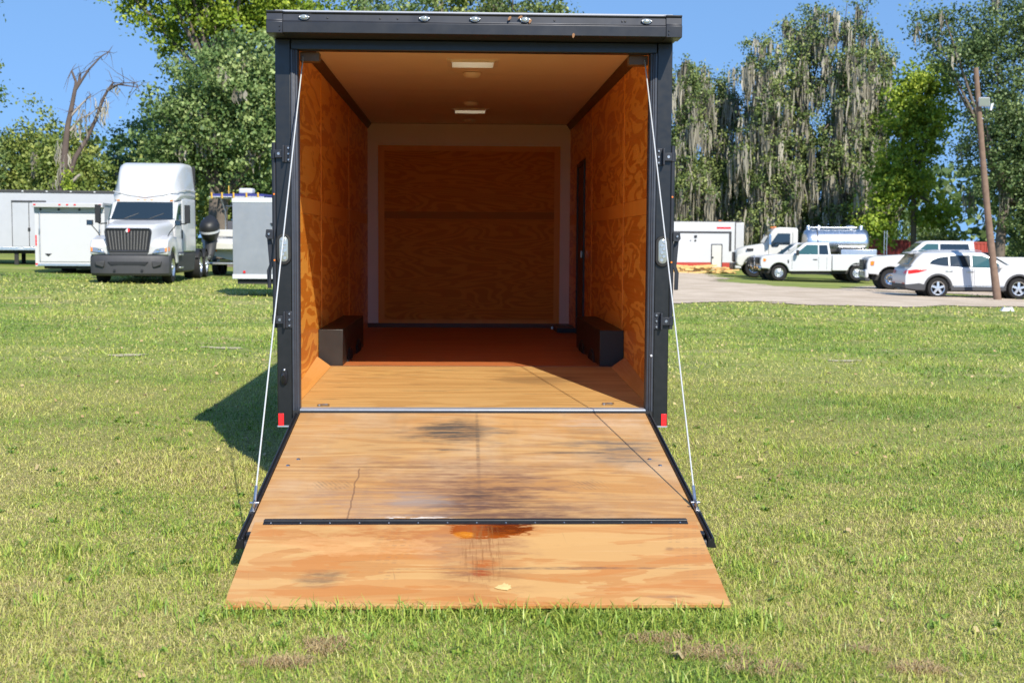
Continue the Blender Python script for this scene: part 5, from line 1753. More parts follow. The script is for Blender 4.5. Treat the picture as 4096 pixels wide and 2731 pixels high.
# ---------------------------------------------------------------- boat on its trailer
def boat():
    x, y = -10.65, 50.6
    T = thing('fishing_boat', 'white fishing boat with black outboard motor and blue canopy behind the tractor truck', 'boat', (x, y, ground_at(x, y)), R(87))
    # x forward runs away from the camera; stern at x = 0
    m = MB()
    secs = []
    for xx, hw, kz, sz in ((0, 1.14, .62, 1.62), (1.5, 1.22, .58, 1.66), (3.5, 1.22, .56, 1.74), (5.2, .95, .70, 1.86), (6.4, .45, 1.0, 1.98), (7.0, .06, 1.5, 2.05)):
        secs.append([(xx, 0, kz), (xx, hw * .55, kz + .16), (xx, hw * .92, kz + .34), (xx, hw, sz - .25), (xx, hw * .98, sz), (xx, hw * .80, sz), (xx, hw * .74, sz - .18), (xx, -hw * .74, sz - .18), (xx, -hw * .80, sz), (xx, -hw * .98, sz), (xx, -hw, sz - .25), (xx, -hw * .92, kz + .34), (xx, -hw * .55, kz + .16)])
    m.loft(secs)
    m.build('hull', 'white_paint', T, smooth=35)
    m = MB()
    m.box(-.48, .0, -.75, .75, 1.02, 1.30)
    m.build('transom_bracket', 'white_cream', T, 0.05)
    for yy in (-.9, .55):
        MB().box(-.012, -.001, yy, yy + .05, .95, 1.5).build('tie_strap', 'orange_strap', T)
    for yy in (.35, .50):
        MB().cyl((-.02, yy, 1.12), (.0, yy, 1.12), .03, n=8).build('drain', 'black_plastic', T)
    MB().box(.12, .55, -1.0, 1.0, 1.50, 1.78).build('stern_seat', 'white_cream', T, 0.05)
    # outboard, tilted up
    # its cowling, leg and propeller hang off the stern on the left
    om = MB()
    rings = []
    for t_, a, b in ((0, .16, .16), (.06, .29, .30), (.25, .36, .40), (.5, .37, .44), (.68, .30, .36), (.78, .15, .2)):
        zz = 1.42 + t_
        rings.append([(-.62 - t_ * .25 + b * math.cos(2 * math.pi * i / 16), .62 + a * math.sin(2 * math.pi * i / 16), zz + .12 * math.cos(2 * math.pi * i / 16)) for i in range(16)])
    om.loft(rings)
    mo = om.build('outboard_motor', 'black_plastic', T, smooth=55)
    q = MB()
    q.loft([[(-.62 - t_ * .25 + b * math.cos(2 * math.pi * i / 16), .62 + a * math.sin(2 * math.pi * i / 16), 1.42 + t_ + .12 * math.cos(2 * math.pi * i / 16)) for i in range(16)] for t_, a, b in ((.28, .366, .412), (.36, .368, .425))], caps=False)
    q.build('cowl_stripe', 'litter_white', mo, smooth=60)
    q = MB()
    q.tube([(-.56, .62, 1.46), (-.60, .62, 1.15), (-.74, .62, .85), (-.92, .62, .62)], [.24, .21, .16, .09], 10)
    q.prism([(-1.15, .66), (-.55, .86), (-.6, .94), (-1.1, .78)], 'y', .50, .74)
    q.build('motor_leg', 'dark_grey', mo, smooth=50)
    q = MB()
    for k in range(3):
        a = 2 * math.pi * k / 3
        q.prism([(.62 + math.cos(a) * .04, .68 + math.sin(a) * .04), (.62 + math.cos(a + .6) * .18, .68 + math.sin(a + .6) * .18), (.62 + math.cos(a - .1) * .2, .68 + math.sin(a - .1) * .2)], 'x', -1.16, -1.14)
    q.build('propeller', 'aluminium', mo)
    # centre console, seat, t-top
    MB().hexa([(2.0, -.42, 1.5), (3.1, -.42, 1.5), (3.1, .42, 1.5), (2.0, .42, 1.5)], [(2.2, -.38, 2.35), (2.9, -.36, 2.5), (2.9, .36, 2.5), (2.2, .38, 2.35)]).build('console', 'white_paint', T, 0.05)
    MB().hexa([(2.3, -.40, 2.36), (2.34, -.40, 2.36), (2.34, .40, 2.36), (2.3, .40, 2.36)], [(2.75, -.34, 2.80), (2.79, -.34, 2.80), (2.79, .34, 2.80), (2.75, .34, 2.80)]).build('windscreen', 'glass_dark', T)
    MB().box(1.1, 1.55, -.45, .45, 1.5, 2.12).build('leaning_post', 'screen_grey', T, 0.04)
    m = MB()
    for s in (-1, 1):
        m.tube([(1.9, s * .72, 1.5), (1.75, s * .68, 2.5), (1.5, s * .80, 3.02)], .03, 6)
        m.tube([(3.0, s * .65, 1.5), (3.0, s * .62, 2.5), (3.2, s * .80, 3.02)], .03, 6)
        m.tube([(.9, s * .98, 3.04), (3.6, s * .98, 3.06)], .03, 6)
        m.tube([(1.75, s * .68, 2.5), (2.9, s * .62, 3.02)], .022, 6)
    for xx in (.9, 1.5, 3.2, 3.6):
        m.tube([(xx, -.98, 3.04), (xx, .98, 3.04)], .028, 6)
    m.tube([(1.80, -.68, 2.72), (1.80, .68, 2.72)], .022, 6)
    m.build('canopy_frame', 'aluminium', T, smooth=60)
    m = MB()
    m.hexa([(.85, -1.05, 3.05), (3.8, -1.05, 3.07), (3.8, 1.05, 3.07), (.85, 1.05, 3.05)], [(.95, -1.0, 3.16), (3.7, -1.0, 3.18), (3.7, 1.0, 3.18), (.95, 1.0, 3.16)])
    m.build('canopy', 'navy_canvas', T, 0.03)
    MB().box(.83, .86, -1.06, 1.06, 3.03, 3.06).build('canopy_edge', 'litter_white', T)
    for yy in (-.85, -.4, .1, .55, .95):
        MB().cyl((.80, yy, 2.98), (.76, yy, 3.20), .035, n=8).build('rod_holder', 'vinyl_yellow', T, smooth=40)
    MB().box(1.6, 2.1, -.42, .12, 3.18, 3.40).build('radar_dome', 'litter_white', T, 0.06, seg=3)
    MB().cyl((1.4, .45, 3.17), (1.4, .45, 3.48), .018, n=6).build('anchor_light', 'vinyl_yellow', T)
    # road trailer under the hull
    m = MB()
    for s in (-1, 1):
        m.tube([(-.3, s * .95, .50), (4.5, s * .95, .50), (7.5, 0, .52)], .05, 6)
        m.box(.2, 4.0, *sorted((s * .5, s * .62)), .56, .64)
    for xx in (-.25, 1.2, 3.0):
        m.tube([(xx, -.95, .50), (xx, .95, .50)], .045, 6)
    m.build('trailer_frame', 'aluminium', T, smooth=60)
    for s in (-1, 1):
        MB().box(-.42, -.30, *sorted((s * .78, s * 1.08)), .46, .64).build('tail_lamp', 'litter_white', T, 0.01)
        MB().box(-.428, -.42, *sorted((s * .84, s * .98)), .50, .60).build('lamp_lens', 'red_lens', T)
    wheel_pair(T, (2.0, 2.85), 1.12, .33)


boat()
# ================================================================ small things in the yard
plain('pole_wood', (0.20, 0.135, 0.10), 0.9, 0, 0, 0.45, 6, 0.2, 0.5, 14)


plain('lamp_glass', (0.20, 0.22, 0.17), 0.2, 0, 0.3, 0.1, 5)


def light_pole():
    x, y = 16.62, 45.6
    z = ground_at(x, y) - .1
    T = thing('light_pole', 'leaning brown timber pole with a flood light near its top', 'pole', (x, y, z))
    pts, rs = [], []
    for k in range(13):
        f = k / 12
        pts.append((-.98 * f - .05 * math.sin(f * 3.1), .12 * f + .03 * math.sin(f * 5), 7.95 * f))
        rs.append(.135 - .052 * f + .006 * math.sin(k * 2.3))
    MB().tube(pts, rs, 14).build('timber_pole', 'pole_wood', T, smooth=60)
    fx, fz = -.80, 6.78
    m = MB()
    m.box(fx - .14, fx + .24, -.20, -.12, fz - .15, fz + .16)
    fl_ = m.build('flood_light', 'pale_grey_panel', T, 0.03, rot=None)
    MB().box(fx - .115, fx + .215, -.208, -.2005, fz - .115, fz + .135).build('light_glass', 'lamp_glass', fl_)
    MB().hexa([(fx + .26, -.13, fz - .26), (fx + .33, -.13, fz - .28), (fx + .33, -.07, fz - .28), (fx + .26, -.07, fz - .26)], [(fx + .30, -.13, fz - .04), (fx + .40, -.13, fz - .02), (fx + .40, -.07, fz - .02), (fx + .30, -.07, fz - .04)]).build('mount_arm', 'litter_white', T, 0.01)
    m = MB()
    m.tube([(-.80 + .12, -.02, 6.6), (-.70 + .11, .0, 6.0), (-.62 + .11, .0, 5.4)], .012, 6)
    m.build('cable', 'rubber', T, smooth=60)
    m = MB()
    m.lathe([(.108, -.02), (.112, 0), (.108, .02)], (-.76, .11, 6.25), 'z', 14)
    m.build('pole_band', 'steel', T)


light_pole()


def container(x, y, rotz, label, ln=6.06):
    T = thing('shipping_container', label, 'container', (x, y, ground_at(x, y) - .02), rotz, 'red shipping containers under the trees')
    hw, h = 1.22, 2.55
    for s in (-1, 1):                          # corrugated sides
        m = MB()
        pts = []
        n = int(ln / .28)
        for k in range(n):
            x0 = -ln / 2 + .1 + k * (ln - .2) / n
            w = (ln - .2) / n
            pts += [(x0, 0), (x0 + w * .3, 0), (x0 + w * .5, .036), (x0 + w * .8, .036)]
        pts.append((ln / 2 - .1, 0))
        top = [(px, s * (hw - .05 + py), .18) for px, py in pts]
        bot = [(px, s * (hw - .05 + py), h - .1) for px, py in pts]
        nn = len(pts)
        m.add(top + bot, [(i, i + 1, i + 1 + nn, i + nn) for i in range(nn - 1)])
        m.build('corrugated_wall', 'container_red', T)
        for z in (.0, h - .12):
            MB().box(-ln / 2 + .09, ln / 2 - .09, *sorted((s * (hw - .06), s * (hw + .0))), z, z + .14).build('side_rail', 'container_red', T, 0.01)
        for e in (-1, 1):
            MB().box(*sorted((e * (ln / 2 - .09), e * ln / 2)), *sorted((s * (hw - .16), s * hw)), 0, h + .02).build('corner_post', 'container_red', T, 0.01)
        MB().box(*sorted((s * (ln / 2 - .06), s * (ln / 2 - .02))), -hw + .17, hw - .17, .05, h).build('end_wall', 'container_red', T)
    MB().box(-ln / 2 + .05, ln / 2 - .05, -hw + .07, hw - .07, h - .13, h - .03).build('container_roof', 'container_red', T)
    MB().box(-ln / 2 + .05, ln / 2 - .05, -hw + .07, hw - .07, .05, .16).build('container_floor', 'chassis', T)


container(31.6, 99, R(2), 'red shipping container below the bright tree, right of its twin', 6.4)
container(26.1, 97, R(-3), 'red shipping container nearest the tank truck, left of its twin', 4.6)


def lumber_pile():
    x, y = 11.4, 82.8
    T = thing('lumber_pile', 'low pile of yellow boards and pallets in front of the event trailer', 'lumber', (x, y, ground_at(x, y) + .02))
    rd = random.Random(4)
    me = [MB().box(-.5 * w, .5 * w, -.07, .07, 0, h).mesh('board') for w, h in ((1.2, .10), (1.0, .12), (.8, .10), (1.4, .09))]
    for k in range(46):
        xx = rd.uniform(-1.9, 1.9)
        lay = rd.randrange(4) if xx > -1 else rd.randrange(2)
        obj('board', rd.choice(me), 'lumber', T, loc=(xx, rd.uniform(-.7, .7), lay * .125 + rd.uniform(0, .02)), rot=(rd.uniform(-.08, .08), rd.uniform(-.12, .12), rd.uniform(-.5, .5)))


lumber_pile()
o = MB().hexa([(-.22, -.12, 0), (.16, -.14, 0), (.25, .10, 0), (-.18, .15, 0)], [(-.10, -.06, .10), (.12, -.05, .13), (.15, .06, .09), (-.12, .05, .12)]).build('paper_scrap', 'litter_white', None, 0.02, loc=(13.75, 37.0, ground_at(13.75, 37.0) + .01))
tag(o, 'crumpled white scrap of litter on the lawn near the drive, far right', 'litter')
# a fallen leaf on the flap of the ramp
m = MB()
rim = [(-.070, -.004), (-.046, .018), (-.040, .028), (-.012, .034), (.006, .058), (.020, .040), (.034, .044), (.036, .026), (.056, .030), (.050, .008), (.060, -.008), (.036, -.018), (.030, -.034), (.004, -.026), (-.030, -.020)]
m.v = [(0, 0, .004)] + [(a, b, .0015 + .010 * (abs(a) + abs(b)) * abs(math.sin(a * 55))) for a, b in rim]
m.f = [(0, i + 1, (i + 1) % len(rim) + 1) for i in range(len(rim))]
leaf = m.build('fallen_leaf', 'leaf_yellow')
leaf.modifiers.new('thick', 'SOLIDIFY').thickness = .0012
mw = TR.matrix_basis @ flap.matrix_basis
leaf.matrix_world = mw @ Matrix.Translation((.115, -.755, .0065)) @ Matrix.Diagonal((.6, .85, 1, 1))
tag(leaf, 'pale yellow fallen leaf lying on the lowest ramp board', 'leaf')
# ================================================================ trees
def leaf_mat(name, dark, mid, light, trans=0.20):
    t = NT(name)
    at = t.n('Attribute', attribute_name='tint').outputs['Fac']
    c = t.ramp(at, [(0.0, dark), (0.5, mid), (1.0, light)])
    t.set(color=c, rough=0.50, spec=0.35)
    tr_ = t.n('BsdfTranslucent')
    t.t.links.new(c, tr_.inputs['Color'])
    mx = t.n('MixShader')
    mx.inputs[0].default_value = trans
    t.t.links.new(t.p.outputs[0], mx.inputs[1])
    t.t.links.new(tr_.outputs[0], mx.inputs[2])
    t.t.links.new(mx.outputs[0], t.out.inputs[0])


leaf_mat('leaf_oak', (0.056, 0.109, 0.031), (0.140, 0.217, 0.062), (0.356, 0.426, 0.156))
leaf_mat('leaf_maple', (0.095, 0.168, 0.016), (0.236, 0.335, 0.032), (0.488, 0.563, 0.079), 0.32)
leaf_mat('leaf_wood', (0.061, 0.108, 0.023), (0.172, 0.233, 0.049), (0.362, 0.392, 0.101))
leaf_mat('leaf_dark', (0.032, 0.070, 0.022), (0.100, 0.157, 0.048), (0.252, 0.322, 0.127))
leaf_mat('leaf_cypress', (0.053, 0.094, 0.027), (0.146, 0.203, 0.060), (0.346, 0.390, 0.133))
leaf_mat('moss', (0.17, 0.155, 0.12), (0.33, 0.305, 0.24), (0.50, 0.465, 0.38), 0.2)
plain('bark', (0.14, 0.115, 0.095), 0.95, 0, 0, 0.45, 3.5, 0.2, 0.6, 8)
plain('bark_pale', (0.32, 0.28, 0.24), 0.95, 0, 0, 0.45, 3.0, 0.2, 0.6, 8)
plain('bark_dead', (0.115, 0.088, 0.075), 0.95, 0, 0, 0.45, 2.0, 0.2, 0.6, 8)


def frames(n, rg, up=0.0):
    """n random orthonormal pairs (axis, side)"""
    a = rg.normal(size=(n, 3))
    a[:, 2] += up
    a /= np.linalg.norm(a, axis=1)[:, None]
    b = np.cross(a, rg.normal(size=(n, 3)))
    b /= np.linalg.norm(b, axis=1)[:, None]
    return a, b


def leaves(centers, size, tint, rg, droop=-0.25):
    n = len(centers)
    a, b = frames(n, rg, droop)
    nrm = np.cross(a, b)
    l = (size * rg.uniform(.6, 1.35, n))[:, None]
    w = l * rg.uniform(.28, .48, n)[:, None]
    v = np.stack([centers - a * l * .5, centers + b * w + a * l * .05 + nrm * w * .3, centers + a * l * .55, centers - b * w + a * l * .05 + nrm * w * .3], 1)
    f = np.arange(4 * n).reshape(n, 4)
    return v.reshape(-1, 3), f, np.repeat(tint, 4)


def crown_points(lobes, n, rg, shell=0.55):
    vol = np.array([l[3] * l[4] * l[5] for l in lobes])
    pick = rg.choice(len(lobes), n, p=vol / vol.sum())
    L_ = np.array(lobes)[pick]
    d = rg.normal(size=(n, 3))
    d /= np.linalg.norm(d, axis=1)[:, None]
    r = rg.random(n) ** shell * .98
    r = np.where(rg.random(n) < .12, r * 1.12, r)
    return L_[:, :3] + d * r[:, None] * L_[:, 3:6]


def tree(name, label, x, y, lobes, trunk_r, fork_z, n_clump, per, leaf, mat, clump=.55, seed=1, moss=0, bark='bark', group=None, n_limb=14, spread=1.0, moss_len=(.6, 2.0), lean=0.0, stems=1, cat='tree', flat=.7):
    rg = np.random.default_rng(seed)
    z0 = ground_at(x, y) - .1
    T = thing(name, label, cat, (x, y, z0), 0, group)
    n_clump, per, leaf, clump = int(n_clump * 1.25), int(per * 1.55), leaf * .66, clump * .92
    cl = crown_points(lobes, n_clump, rg)
    cl[:, 2] = np.maximum(cl[:, 2], .35)
    # leaves in clumps
    k = np.repeat(np.arange(n_clump), per)
    cr = clump * rg.uniform(.55, 1.35, n_clump)
    off = rg.normal(size=(len(k), 3)) * np.array([1, 1, flat]) * (cr[k] * .55)[:, None]
    pts = cl[k] + off
    base = rg.normal(.52, .17, n_clump)
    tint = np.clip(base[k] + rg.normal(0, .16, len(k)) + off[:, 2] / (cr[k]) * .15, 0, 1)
    v, f, tn = leaves(pts, leaf, tint, rg)
    big_mesh('crown', v, f, mat, T, {'tint': tn})
    # trunk and limbs
    m = MB()
    for s_ in range(stems):
        bx, by = (0, 0) if stems == 1 else (rg.uniform(-.8, .8) * spread, rg.uniform(-.5, .5))
        top = np.array([lean + bx * .6, 0, fork_z])
        pp = [(bx + (lean) * q * q + .10 * math.sin(3 * q + seed + s_), by + .08 * math.sin(5 * q + seed), fork_z * q) for q in (0, .15, .4, .7, 1.0)]
        m.tube(pp, [trunk_r * 1.35, trunk_r * 1.05, trunk_r * .9, trunk_r * .8, trunk_r * .7], 10)
        end = Vector(pp[-1])
        for t_ in rg.choice(n_clump, min(n_limb, n_clump), replace=False):
            c_ = Vector(cl[t_])
            mid = end.lerp(c_, .45) + Vector((rg.uniform(-.4, .4), rg.uniform(-.4, .4), rg.uniform(.0, .5)))
            m.tube([end - Vector((0, 0, .25)), mid, c_], [trunk_r * .5, trunk_r * .28, trunk_r * .07], 6)
    m.build('trunk', bark, T, smooth=60)
    if moss:
        moss_part(T, cl[rg.choice(n_clump, moss)], rg, moss_len)
    return T


def moss_part(T, anchors, rg, ml, width=.16):
    """beards of hanging moss: bunches of thin tapering ribbons"""
    n = len(anchors)
    per = 9
    k = np.repeat(np.arange(n), per)
    ln = rg.uniform(*ml, n)[k] * rg.uniform(.45, 1.0, len(k))
    p = anchors[k] + rg.normal(size=(len(k), 3)) * np.array([.16, .16, .12])
    ang = rg.uniform(0, np.pi, len(k))
    sd = np.stack([np.cos(ang), np.sin(ang), np.zeros_like(ang)], 1)
    w = (width * rg.uniform(.5, 1.3, len(k)))[:, None]
    rows = []
    sway = rg.normal(size=(len(k), 2)) * .07
    for q, ww in ((0, .5), (.3, 1.0), (.65, .75), (1.0, .08)):
        c_ = p + np.stack([sway[:, 0] * q * 1.5 + .04 * np.sin(q * 7 + ang), sway[:, 1] * q, -ln * q], 1)
        rows.append((c_ - sd * w * ww * .5, c_ + sd * w * ww * .5))
    v = np.stack([r for row in rows for r in row], 1).reshape(-1, 3)
    b = (np.arange(len(k)) * 8)[:, None]
    f = np.concatenate([b + np.array([[0, 1, 3, 2]]), b + np.array([[2, 3, 5, 4]]), b + np.array([[4, 5, 7, 6]])])
    tn = np.repeat(np.clip(rg.normal(.5, .2, n)[k] + rg.normal(0, .1, len(k)), 0, 1), 8)
    big_mesh('hanging_moss', v, f, 'moss', T, {'tint': tn})['kind'] = 'stuff'


# left side
tree('live_oak', 'broad dark green live oak behind the tractor truck', -13.6, 63, [(0, 0, 7.4, 3.5, 3.2, 3.1), (-1.3, 0, 5.8, 2.5, 2.5, 2.0), (1.6, 0, 9.2, 2.7, 2.4, 2.0), (1.5, -.5, 6.0, 2.7, 2.4, 2.3), (2.7, 0, 7.8, 2.3, 2.2, 2.4)], .34, 3.4, 640, 46, .26, 'leaf_oak', .72, 3, moss=40, moss_len=(.5, 1.3), n_limb=20)
tree('maple_tree', 'tall bright yellow green tree reaching above the dark live oak', -16.2, 73, [(.5, 0, 16.5, 5.6, 4, 3.6), (-5.6, 0, 15.2, 2.1, 1.6, 1.2), (-4.0, 0, 14.0, 1.9, 1.6, 1.5), (-2.6, 0, 12.4, 2.0, 1.6, 1.3), (4.5, 0, 15.5, 3.4, 2.6, 2.6), (-1.0, 0, 13.6, 2.6, 2.2, 1.6), (-7.4, 0, 16.6, 1.6, 1.2, .7), (2.5, 0, 13.2, 3.0, 2.4, 1.6)], .36, 9.5, 820, 38, .30, 'leaf_maple', .70, 5, n_limb=26, moss=8)
GL = 'woodland trees along the left back edge'
for i, (x, y, h, lab, sd) in enumerate(((-33.5, 80, 9.6, 'leafy green tree at far left above the pale grey trailer', 11), (-29.6, 83, 9.3, 'second leafy tree from the left edge of the tree line', 12), (-26.2, 79, 8.2, 'leafy tree behind the base of the dead tree', 13),
                                         (-22.9, 84, 9.4, 'leafy tree rising between the dead branches', 14), (-20.0, 80, 8.4, 'leafy tree just left of the tractor truck roof', 15), (-17.2, 86, 9.2, 'shaded leafy tree peeping out below the live oak', 16), (-38.5, 82, 10.4, 'leafy tree at the left end of the tree line', 17))):
    tree('woodland_tree', lab, x, y, [(0, 0, h * .60, 2.5, 2.2, h * .38), (-.9, 0, h * .38, 2.2, 2.0, h * .30), (1.0, -.3, h * .42, 2.2, 2.0, h * .34)], .2, h * .32, 260, 34, .30, 'leaf_wood' if i % 3 else 'leaf_oak', .72, sd, group=GL, moss=14 if i in (2, 3) else 0, moss_len=(.8, 2.0))
tree('roadside_tree', 'dark tree whose leafy branch tips hang in at the left edge', -17.55, 40, [(0, 0, 8.2, 2.25, 1.9, 1.2), (.1, 0, 5.6, 2.2, 1.7, .7), (-1.4, 0, 6.6, 2.2, 2.0, 2.0), (.3, 0, 6.5, 1.8, 1.4, .35)], .22, 3.8, 220, 36, .18, 'leaf_oak', .45, 21)
# behind the trailer
for i, (x, y, h, lab, sd, mt) in enumerate(((-8.3, 84, 19.2, 'thin topped tree above the trailer roof, left of three', 31, 'leaf_oak'), (-3.7, 88, 20.2, 'thin topped tree above the trailer roof, middle of three', 32, 'leaf_wood'), (.3, 86, 19.4, 'greyish tree above the trailer roof, right of three', 33, 'leaf_cypress'))):
    tree('background_tree', lab, x, y, [(0, 0, h * .80, 2.6, 2.2, h * .17), (2.1, 0, h * .84, 1.5, 1.4, h * .07), (-2.2, 0, h * .82, 1.4, 1.4, h * .08), (-1.0, 0, h * .55, 2.4, 2.2, h * .2), (1.1, 0, h * .60, 2.4, 2.2, h * .22), (.6, 0, h * .93, 1.4, 1.2, h * .06)], .24, h * .45, 250, 30, .30, mt, .62, sd, moss=20, group='trees behind the trailer roof')
# right side: tall trees bearded with moss
GM = 'moss hung trees behind the parked vehicles'
for i, (x, y, h, rx, lab, sd) in enumerate(((13.0, 101, 16.6, 1.9, 'slim moss hung tree just right of the black trailer', 41), (16.0, 104, 16.6, 2.2, 'moss hung tree above the event trailer', 42), (18.9, 100, 19.3, 2.1, 'tall moss hung tree left of the tallest one', 43),
                                             (21.7, 102, 22.2, 2.5, 'tallest moss hung tree above the tank truck', 44), (24.6, 100, 21.4, 2.3, 'tall moss hung tree right of the tallest one', 45), (27.6, 103, 20.2, 1.9, 'moss hung tree at the right end of the mossy row', 46))):
    tops = []
    rg_ = np.random.default_rng(sd)
    for q in range(3):
        a = (q - 1) * rx * .62
        tops.append((a, 0, h * (.80 + .10 * rg_.random()) - abs(a) * .5, rx * .38, rx * .4, h * .13))
    tree('mossy_tree', lab, x, y, [(0, 0, h * .68, rx * .85, rx, h * .22), (-.35 * rx, 0, h * .45, rx, rx, h * .18), (.3 * rx, -.3, h * .34, rx * 1.05, rx, h * .15), (0, 0, h * .20, rx * 1.0, rx, h * .09)] + tops,
         .24, h * .52, 330, 28, .28, 'leaf_cypress', .52, sd, moss=230, bark='bark_pale' if i < 2 else 'bark', group=GM, moss_len=(1.0, 3.2), n_limb=26, flat=1.1)
tree('maple_tree', 'bright yellow green tree left of the leaning pole', 26.6, 89, [(0, 0, 10.4, 2.6, 2.2, 3.2), (.6, 0, 12.9, 1.9, 1.6, 1.7), (-1.0, -.4, 7.0, 2.6, 2.2, 1.9), (-2.2, -.6, 4.2, 1.6, 1.6, 2.2), (1.4, -.4, 4.6, 1.7, 1.6, 1.4)], .22, 6.0, 330, 32, .36, 'leaf_maple', .72, 51, n_limb=18)
GO = 'dark oaks at the right edge'
tree('live_oak', 'large dark oak behind the leaning pole', 29.6, 81, [(0, 0, 9.5, 3.2, 3, 4.2), (-1.5, 0, 14.2, 3.6, 2.6, 2.4), (2.5, 0, 16.2, 3.8, 2.6, 3.0), (1.5, 0, 6.0, 3.4, 2.8, 3.0), (-4.4, 0, 15.6, 2.0, 1.4, 1.1), (3.0, -.5, 3.4, 3.0, 2.4, 2.2)], .34, 5.5, 720, 40, .26, 'leaf_dark', .74, 61, moss=30, group=GO, n_limb=26)
tree('live_oak', 'dark oak cut off by the right edge of the picture', 35.6, 80, [(0, 0, 10.5, 3.6, 3, 5), (-1.2, 0, 5.4, 3.2, 2.8, 3.2), (1.5, 0, 14, 3.2, 2.6, 2.6)], .34, 5.5, 480, 38, .27, 'leaf_dark', .76, 62, moss=20, group=GO)
tree('live_oak', 'dark oak standing farthest out to the right', 43, 84, [(0, 0, 10, 4.2, 3, 5), (0, 0, 5, 4, 3, 3.4)], .34, 5.5, 260, 34, .32, 'leaf_dark', .85, 63, group=GO)
# shrubs that close the view below the crowns
for i, (x, y, h, r_, mt, lab) in enumerate(((11.5, 103, 4.6, 2.0, 'leaf_wood', 'shrub right behind the event trailer at the trailer post'), (15.4, 108, 4.2, 2.4, 'leaf_dark', 'dark shrub above the left part of the event trailer roof'), (20.0, 108, 5.0, 2.6, 'leaf_dark', 'dark shrub behind the cab of the tank truck'), (24.2, 108, 4.8, 2.6, 'leaf_dark', 'dark shrub behind the polished tank'), (28.4, 108, 4.8, 2.6, 'leaf_dark', 'dark shrub behind the red containers, left'), (32.6, 107, 5.4, 2.6, 'leaf_dark', 'dark shrub behind the red containers, right'), (36.6, 92, 5.0, 2.6, 'leaf_dark', 'dark shrub behind the white pickup box at the right edge'), (30.2, 93, 3.4, 1.5, 'leaf_wood', 'yellowish shrub between containers and pole'),
                                            (-24.5, 76, 4.0, 2.1, 'leaf_wood', 'shrub behind the white cargo trailer roof'), (-20.5, 75, 3.8, 2.0, 'leaf_oak', 'shrub behind the left mirror of the tractor truck'), (-9.6, 74, 4.2, 2.2, 'leaf_dark', 'dark shrub behind the boat canopy'), (-6.2, 76, 4.6, 2.2, 'leaf_dark', 'dark shrub behind the silver trailer'), (-29, 76, 3.6, 2.1, 'leaf_wood', 'shrub behind the pale grey trailer roof'))):
    tree('shrub', lab, x, y, [(0, 0, h * .5, r_, r_ * .8, h * .5), (r_ * .5, 0, h * .35, r_ * .8, r_ * .7, h * .35)], .07, h * .3, 110, 30, .27, mt, .6, 70 + i, group='shrubs under the trees', stems=3, n_limb=5, cat='shrub')


